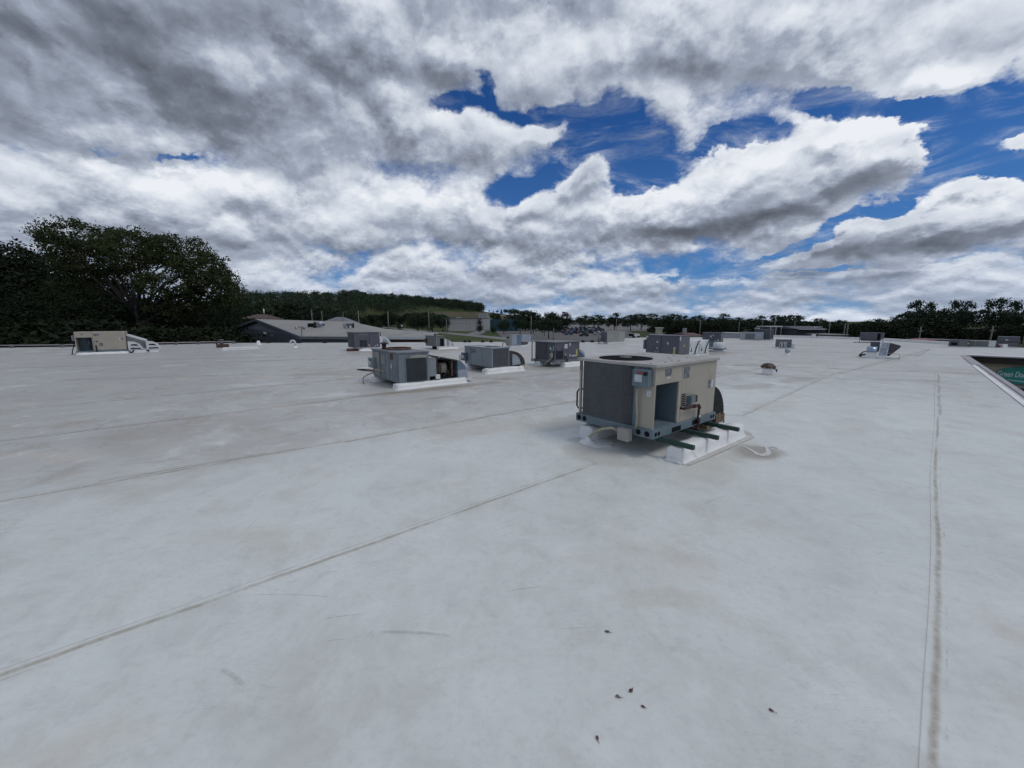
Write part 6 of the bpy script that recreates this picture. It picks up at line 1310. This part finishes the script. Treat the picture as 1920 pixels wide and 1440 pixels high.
for x in (-19, -9, 1, 11, 19): MB().box(x * f - .1, x * f + .1, .05, .25, -1, zt - 1.65 * f).build('post', WHITEP, t)
lowb('canopy_shed', 1480, 1498, 613.8, 626, 132, BRICK, 'short lower canopy joined to the right of the open shed', WHITEP, 1.2, 7)
t, f, z0 = house('grey_shed', 1489, 1546, 616.5, 611.6, 128, pm('shed_wall', (.045, .045, .055), .8, 0, .2, .8), pm('slate_roof', (.085, .09, .105), .9, 0, .1, 1.0), 'long grey-roofed building with a raised right end, behind the far parapet', hip=.05, dep=14)
MB().prism([(8 * f, 2, 16.8 * 0 + EYE - 12 * f - z0), (28 * f, 2, EYE - 8 * f - z0), (28 * f, 2, EYE - 16 * f - z0), (8 * f, 2, EYE - 13.2 * f - z0)], (0, 6, 0)).build('raised_end', GREYROOF, t); MB().box(-27 * f, 20 * f, -1.5, -.1, EYE - 13.6 * f - z0, EYE - 12.8 * f - z0).build('white_awning', WHITEP, t)
lowb('kiosk', 1231, 1242, 614, 624, 225, TAN, 'tiny pale kiosk among olive bushes near the far car park', WHITEP, 1.2, 5)
lowb('low_wall_building', 1545, 1588, 626.5, 632, 90, PALE, 'low pale building at the foot of the twin poles', PALE, 1.0, 6)
lowb('grey_house', 1765, 1800, 636.5, 645, 70, MIDGREY, 'low grey building between the red vehicle and the boxy slate unit', MIDGREY, 1.0, 6)

# ================================================================= poles, wires, flag, signs
POLE = pm('weathered_pole', (0.15, 0.14, 0.125), .9, 0, .2, 1.2)
def pole(px, top, Y, label, arm=0.0, r=.16, base_py=None, transf=0, arm2=0, name='utility_pole', mat=POLE, lean=0.0, lamp=False):
    f = Y / 723; x = (px - 960) * f; z0 = terr(x, Y); zt = EYE + (604 - top) * f - z0
    t = thing(name, (x, Y, z0), 0, label, 'pole', 'utility and lamp poles')
    MB().bar((0, 0, -1), (lean * f, 0, zt), r, r1=r * .75, n=8).build('pole_shaft', mat, t)
    if arm: MB().box(-arm * f + lean * f, arm * f + lean * f, -.08, .08, zt - 1.1, zt - .9).build('cross_arm', mat, t)
    if arm2: MB().box(-arm2 * f + lean * f, arm2 * f + lean * f, -.08, .08, zt - 2.3, zt - 2.1).build('cross_arm', mat, t)
    for i in range(transf):
        xx = (-1.0 + 2.0 * i) * .75 if transf > 1 else .55
        MB().lathe((xx, 0, zt - 4.2), [(.34, 0), (.34, .95), (.2, 1.05)], n=12).build('transformer', PALE, t)
    if lamp: MB().box(-1.2, .3, -.15, .15, zt - .1, zt + .05).build('lamp_head', MIDGREY, t)
    return t, Vector((x + lean * f, Y, z0 + zt - .9))
tops = []
for a in ((590.5, 582, 100, 'pole with a single pale transformer behind the pale roof, leftmost of the left group', 3, .15, None, 1), (609, 584, 110, 'slim pole right of the single-transformer pole', 0, .12), (648, 585, 120, 'slim pole behind the pale gabled house', 0, .12),
          (676.5, 583, 130, 'pale pole just right of the pale gabled house', 0, .2), (731, 584, 175, 'stout pale pole beside the road', 0, .32), (806, 584, 200, 'pole among the dark trees left of the white building', 0, .28)):
    tops.append(pole(*a)[1])
pole(838.5, 597, 120, 'dark lamp pole standing on the lawn', 0, .12, name='lamp_pole', mat=MIDGREY, lamp=True)
pole(995.5, 593, 200, 'tall pale lamp pole at the left end of the car park', 0, .28, lamp=True, name='lamp_pole'); pole(1037.5, 615, 140, 'short pale pole at the near edge of the car park', 0, .18)
pole(1153.5, 598, 210, 'thin dark lamp pole behind the plain pale unit', 0, .16, name='lamp_pole', mat=MIDGREY)
tr2 = []
for a in ((1309, 600, 120, 'pale thin pole above the red-roofed shop', 0, .16), (1381, 603, 125, 'pole above the right end of the long white parapet', 0, .12), (1424, 598, 130, 'pole left of the open-fronted shed', 1.5, .12), (1447, 600, 150, 'pole rising behind the open shed roof', 1.5, .15), (1484, 601, 150, 'pole behind the lower canopy', 0, .15),
          (1549, 603, 110, 'pole with crossarm at the raised end of the grey-roofed building', 3, .16), (1577.5, 607, 100, 'left one of the twin poles', 1.6, .14), (1583, 608, 101, 'right one of the twin poles', 1.6, .14)):
    tr2.append(pole(*a)[1])
pa_, ta_ = pole(1719, 612, 85, 'short pole carrying two pale transformers, above the red vehicle', 5, .13, transf=2); pb_, tb_ = pole(1851, 611, 85, 'leaning pole with crossarm above the long pale unit', 5, .16, lean=1.5); pc_, tc_ = pole(1917, 596, 60, 'thick pale pole at the right frame edge', 12, .24)
def wire(a, b, sag, label, n=1, sp=.5):
    for i in range(n):
        o = Vector((0, 0, -i * sp)); P = [a.lerp(b, k / 12) + o + Vector((0, 0, -sag * 4 * (k / 12) * (1 - k / 12))) for k in range(13)]
        tag(MB().tube([tuple(p - P[0]) for p in P], .018, n=4).build('overhead_wire', BLACK, loc=P[0], fix=False), label + (', upper' if i == 0 and n > 1 else ', lower' if n > 1 else ''), 'wire', 'overhead wires')
wire(ta_, tb_, .5, 'black wire strung from the two-transformer pole to the leaning pole', 2); wire(tb_, tc_, .4, 'black wire strung from the leaning pole to the thick right-hand pole', 2); wire(tr2[5], ta_, .8, 'black wire strung from the crossarm pole past the slate unit on legs', 2)
wire(tops[0], tops[3], .5, 'black wire strung between the poles behind the pale roof', 1)
fl_ = pole(1052.5, 583, 360, 'thin flagpole on the skyline right of the large car park tree', 0, .12, name='flagpole', mat=WHITEP)[0]
zf = EYE + (604 - 584) * 360 / 723; f = .498
fg = thing('flag', (fl_.location.x + .15, 360, zf - 4), 0, 'red and white striped flag with blue corner flying on the skyline', 'flag')
def flagpt(u, v): return (u * 5.4, .35 * math.sin(u * 7), v * 3.6 - u * .8)
for nm, m_, rng in (('red_stripes', pm('flag_red', (.42, .05, .06), .8), range(0, 7, 2)), ('white_stripes', pm('flag_white', (.6, .58, .58), .8), range(1, 7, 2))):
    mb = MB()
    for s_ in rng:
        for k in range(8):
            u0, u1 = k / 8, (k + 1) / 8; v0, v1 = s_ / 7, (s_ + 1) / 7
            if u1 <= .42 and s_ > 3: continue
            mb.face([flagpt(u0, v0), flagpt(u1, v0), flagpt(u1, v1), flagpt(u0, v1)])
    mb.build(nm, m_, fg, fix=False)
mb = MB()
for k in range(3): mb.face([flagpt(k / 8, 4 / 7), flagpt((k + 1) / 8, 4 / 7), flagpt((k + 1) / 8, 1), flagpt(k / 8, 1)])
mb.build('blue_canton', pm('flag_blue', (.03, .05, .2), .8), fg, fix=False)
for px, py, Y, lab in ((753.5, 610.5, 190, 'small white road sign beside the road'), (691, 606, 200, 'small yellowish roadside sign on the slope')):
    f = Y / 723; p = P3(px, py, Y); rs = thing('road_sign', (p.x, p.y, terr(p.x, p.y)), 0, lab, 'sign'); h = p.z - rs.location.z
    MB().bar((0, 0, -.3), (0, 0, h), .06, n=6).build('sign_post', MIDGREY, rs); MB().box(-.45, .45, -.06, -.02, h - .5, h + .4).build('sign_plate', WHITEP if px > 700 else YELLOW, rs)

# ================================================================= vehicles
CARP = [('white', (.26, .27, .29)), ('silver', (.10, .11, .13)), ('dark grey', (.045, .048, .055)), ('black', (.015, .015, .018)), ('dark blue', (.018, .026, .055)), ('bright blue', (.03, .07, .15)), ('dark red', (.06, .015, .018))]
def car_mesh(cname, col):
    paint = pm('car_paint_' + cname.replace(' ', '_'), col, .5, .1, .03, 1, spec=.25)
    mb = MB(); prof = [(-2.25, .35), (-2.25, .85), (-1.6, .95), (-1.0, 1.42), (.6, 1.45), (1.3, .98), (2.15, .85), (2.25, .4)]
    mb.prism([(x, -.86, z) for x, z in prof], (0, 1.72, 0))
    gl = [(-1.42, 1.0), (-.95, 1.36), (.55, 1.38), (1.1, 1.0)]
    mb.prism([(x, -.872, z) for x, z in gl], (0, 1.744, 0), 1); mb.prism([(1.27, -.7, 1.02), (.64, -.7, 1.42), (.66, -.7, 1.44), (1.31, -.7, 1.03)], (0, 1.4, 0), 1)
    for x in (-1.4, 1.4):
        for y in (-.9, .9): mb.tube([(x, y - .03, .33), (x, y + .03, .33)], .33, 2, n=12)
    o = mb.build('parked_car', [paint, GLASS, BLACK], bevel=0); return o
protos = [(n_, car_mesh(n_, c)) for n_, c in CARP]; pused = set(); rnd = random.Random(12)
KEY = {}
def put_car(i, x, y, rz, label, group):
    n_, o = protos[i]
    if i in pused: o = o.copy(); COL.objects.link(o)
    pused.add(i); z = terr(x, y); o.location = (x, y, z + .15); o.rotation_euler[2] = rz; tag(o, label % n_, 'car', group)
    if ' row ' in label or ' group ' in label: KEY.setdefault(label % n_, []).append(o)
rows1 = [(616.8, 990, 1130, 17), (618.2, 975, 1135, 18), (620.0, 985, 1140, 16), (621.8, 1035, 1140, 13), (624.0, 1042, 1138, 10), (626.4, 1048, 1130, 8)]
rn = ['farthest', 'second', 'third', 'fourth', 'fifth', 'nearest']
for r, (py, c0, c1, n) in enumerate(rows1):
    for i in range(n):
        if rnd.random() < .07: continue
        p = at(c0 + (c1 - c0) * (i + rnd.uniform(-.25, .25)) / n, py, GZ); put_car(rnd.choice([0, 1, 2, 2, 3, 3, 3, 4, 4, 4, 5, 6]), p.x, p.y, R(90) + .5 + rnd.uniform(-.08, .08), '%%s car from the left in the %s row of the near car park' % rn[r], 'cars in the near car park')
rows2 = [(606.6, 1052, 1118, 15), (607.6, 1048, 1120, 17), (608.8, 1050, 1125, 16), (609.6, 1170, 1190, 6), (611.4, 1168, 1182, 4), (607.6, 1130, 1175, 8)]
rn2 = ['back row of the far car park', 'middle row of the far car park', 'front row of the far car park', 'right-hand group of the far car park', 'front right group of the far car park', 'row by the three reddish trees']
for r, (py, c0, c1, n) in enumerate(rows2):
    for i in range(n):
        if rnd.random() < .1: continue
        p = hit(c0 + (c1 - c0) * (i + rnd.uniform(-.3, .3)) / n, py + .4); put_car(rnd.choice([0, 1, 2, 2, 3, 3, 4, 4]), p.x, p.y, R(90) + .4 + rnd.uniform(-.1, .1), '%%s car from the left in the %s' % rn2[r], 'cars in the far car park')
p = at(1120, 628.6, GZ); put_car(0, p.x, p.y, .25, '%s car parked apart at the near right corner of the near car park', 'cars in the near car park')
p = at(1095, 631.3, GZ); put_car(3, p.x, p.y, .15, '%s car parked alone nearest the roof, at the edge of the car park', 'cars in the near car park')
p = at(1066, 628.8, GZ); put_car(5, p.x, p.y, .2, '%s car at the near left corner of the near car park', 'cars in the near car park')
p = at(806, 620, GZ); put_car(3, p.x, p.y, .1, '%s car on the road left of the white industrial building', 'cars on the road'); p = at(914, 622.5, GZ); put_car(0, p.x, p.y, .1, '%s car before the teal glass wing', 'cars on the road')
for kk_, os_ in KEY.items():
    os_.sort(key=lambda o: o.location.x / o.location.y)
    for i_, o in enumerate(os_): o['label'] = ORD[i_] + ' ' + kk_ if len(os_) > 1 else 'only ' + kk_.replace(' from the left', '')
tv = thing('box_trailer', tuple(at(1193, 633.5, GZ + 1.5)) if False else tuple(P3(1193, 630.5, 100)), .25, 'small white box trailer with a dark end, left of the tall slate unit', 'trailer'); k = 100 / 723
MB().box(-4.5 * k, 7.5 * k, 0, 2, -.2 * k, 4.3 * k).build('box_body', WHITEP, tv, .03); MB().box(-7.5 * k, -4.55 * k, 0, 2, 0, 4.5 * k).build('dark_cab', DARK, tv, .03)
for x in (-5, 5): MB().tube([(x * k, -.02, -.2), (x * k, .2, -.2)], .35, n=10).build('wheel', BLACK, tv)
gp = MB().box(-9, 9, -2, 4, -(tv.location.z - GZ), -.45).build('loading_dock', CONC, loc=tv.location, rz=0); tag(gp, 'low pale platform under the small white box trailer', 'platform')
p = P3(1746, 641.5, 62); rv = thing('red_van', (p.x, p.y, GZ), .1, 'bright red van roof showing just above the far parapet', 'van'); k = 62 / 723
hz_ = EYE + (604 - 635.8) * k - GZ
MB().prism([(-18 * k, 0, .4), (-18 * k, 0, hz_ - .5), (-15 * k, 0, hz_ - .05), (-5 * k, 0, hz_), (10 * k, 0, hz_ - .1), (18 * k, 0, hz_ - .35), (19 * k, 0, .4)], (0, 2.0, 0)).build('van_body', pm('bright_red_paint', (.42, .02, .03), .35, 0, .04, 1), rv, .03)
for x in (-1.0, 1.0): MB().tube([(x, -.02, .35), (x, .2, .35)], .35, n=10).build('wheel', BLACK, rv)
MB().box(-.9, .9, -.01, -.004, hz_ - 1.0, hz_ - .5).build('van_window', GLASS, rv)

# ---------------------------------------------------------------- loose pieces that share one mesh become pieces of their own
def islands(o, new):
    me = o.data; par = list(range(len(me.vertices)))
    def root(i):
        while par[i] != i: par[i] = par[par[i]]; i = par[i]
        return i
    for p_ in me.polygons:
        vs = p_.vertices; r0 = root(vs[0])
        for i in vs[1:]: par[root(i)] = r0
    groups = {}
    for p_ in me.polygons: groups.setdefault(root(p_.vertices[0]), []).append(p_)
    if len(groups) < 2: return
    for ps in groups.values():
        idx = {}; vv = []; ff = []
        for p_ in ps:
            f_ = []
            for i in p_.vertices:
                if i not in idx: idx[i] = len(vv); vv.append(tuple(me.vertices[i].co))
                f_.append(idx[i])
            ff.append(f_)
        m2 = bpy.data.meshes.new(new); m2.from_pydata(vv, [], ff)
        for mt in me.materials: m2.materials.append(mt)
        m2.polygons.foreach_set('use_smooth', [p_.use_smooth for p_ in ps]); m2.update()
        c = bpy.data.objects.new(new, m2); COL.objects.link(c); c.parent = o.parent; c.matrix_local = o.matrix_local.copy()
    bpy.data.objects.remove(o)
SPLIT = {'screws': 'screw', 'support_legs': 'support_leg', 'rail_holes': 'rail_hole', 'fork_slot': 'fork_slot', 'panel_seams': 'panel_seam', 'vent_pipes': 'vent_pipe', 'hood_feet': 'hood_foot', 'frame_upright': 'frame_upright', 'mullions': 'mullion', 'coil_frame': 'coil_frame', 'pictogram_label': 'pictogram_label', 'corner_post': 'corner_post', 'steel_stub': 'steel_stub'}
for o in list(bpy.data.objects):
    n_ = o.name.split('.')[0]
    if n_ in SPLIT and o.type == 'MESH' and not o.modifiers: islands(o, SPLIT[n_])
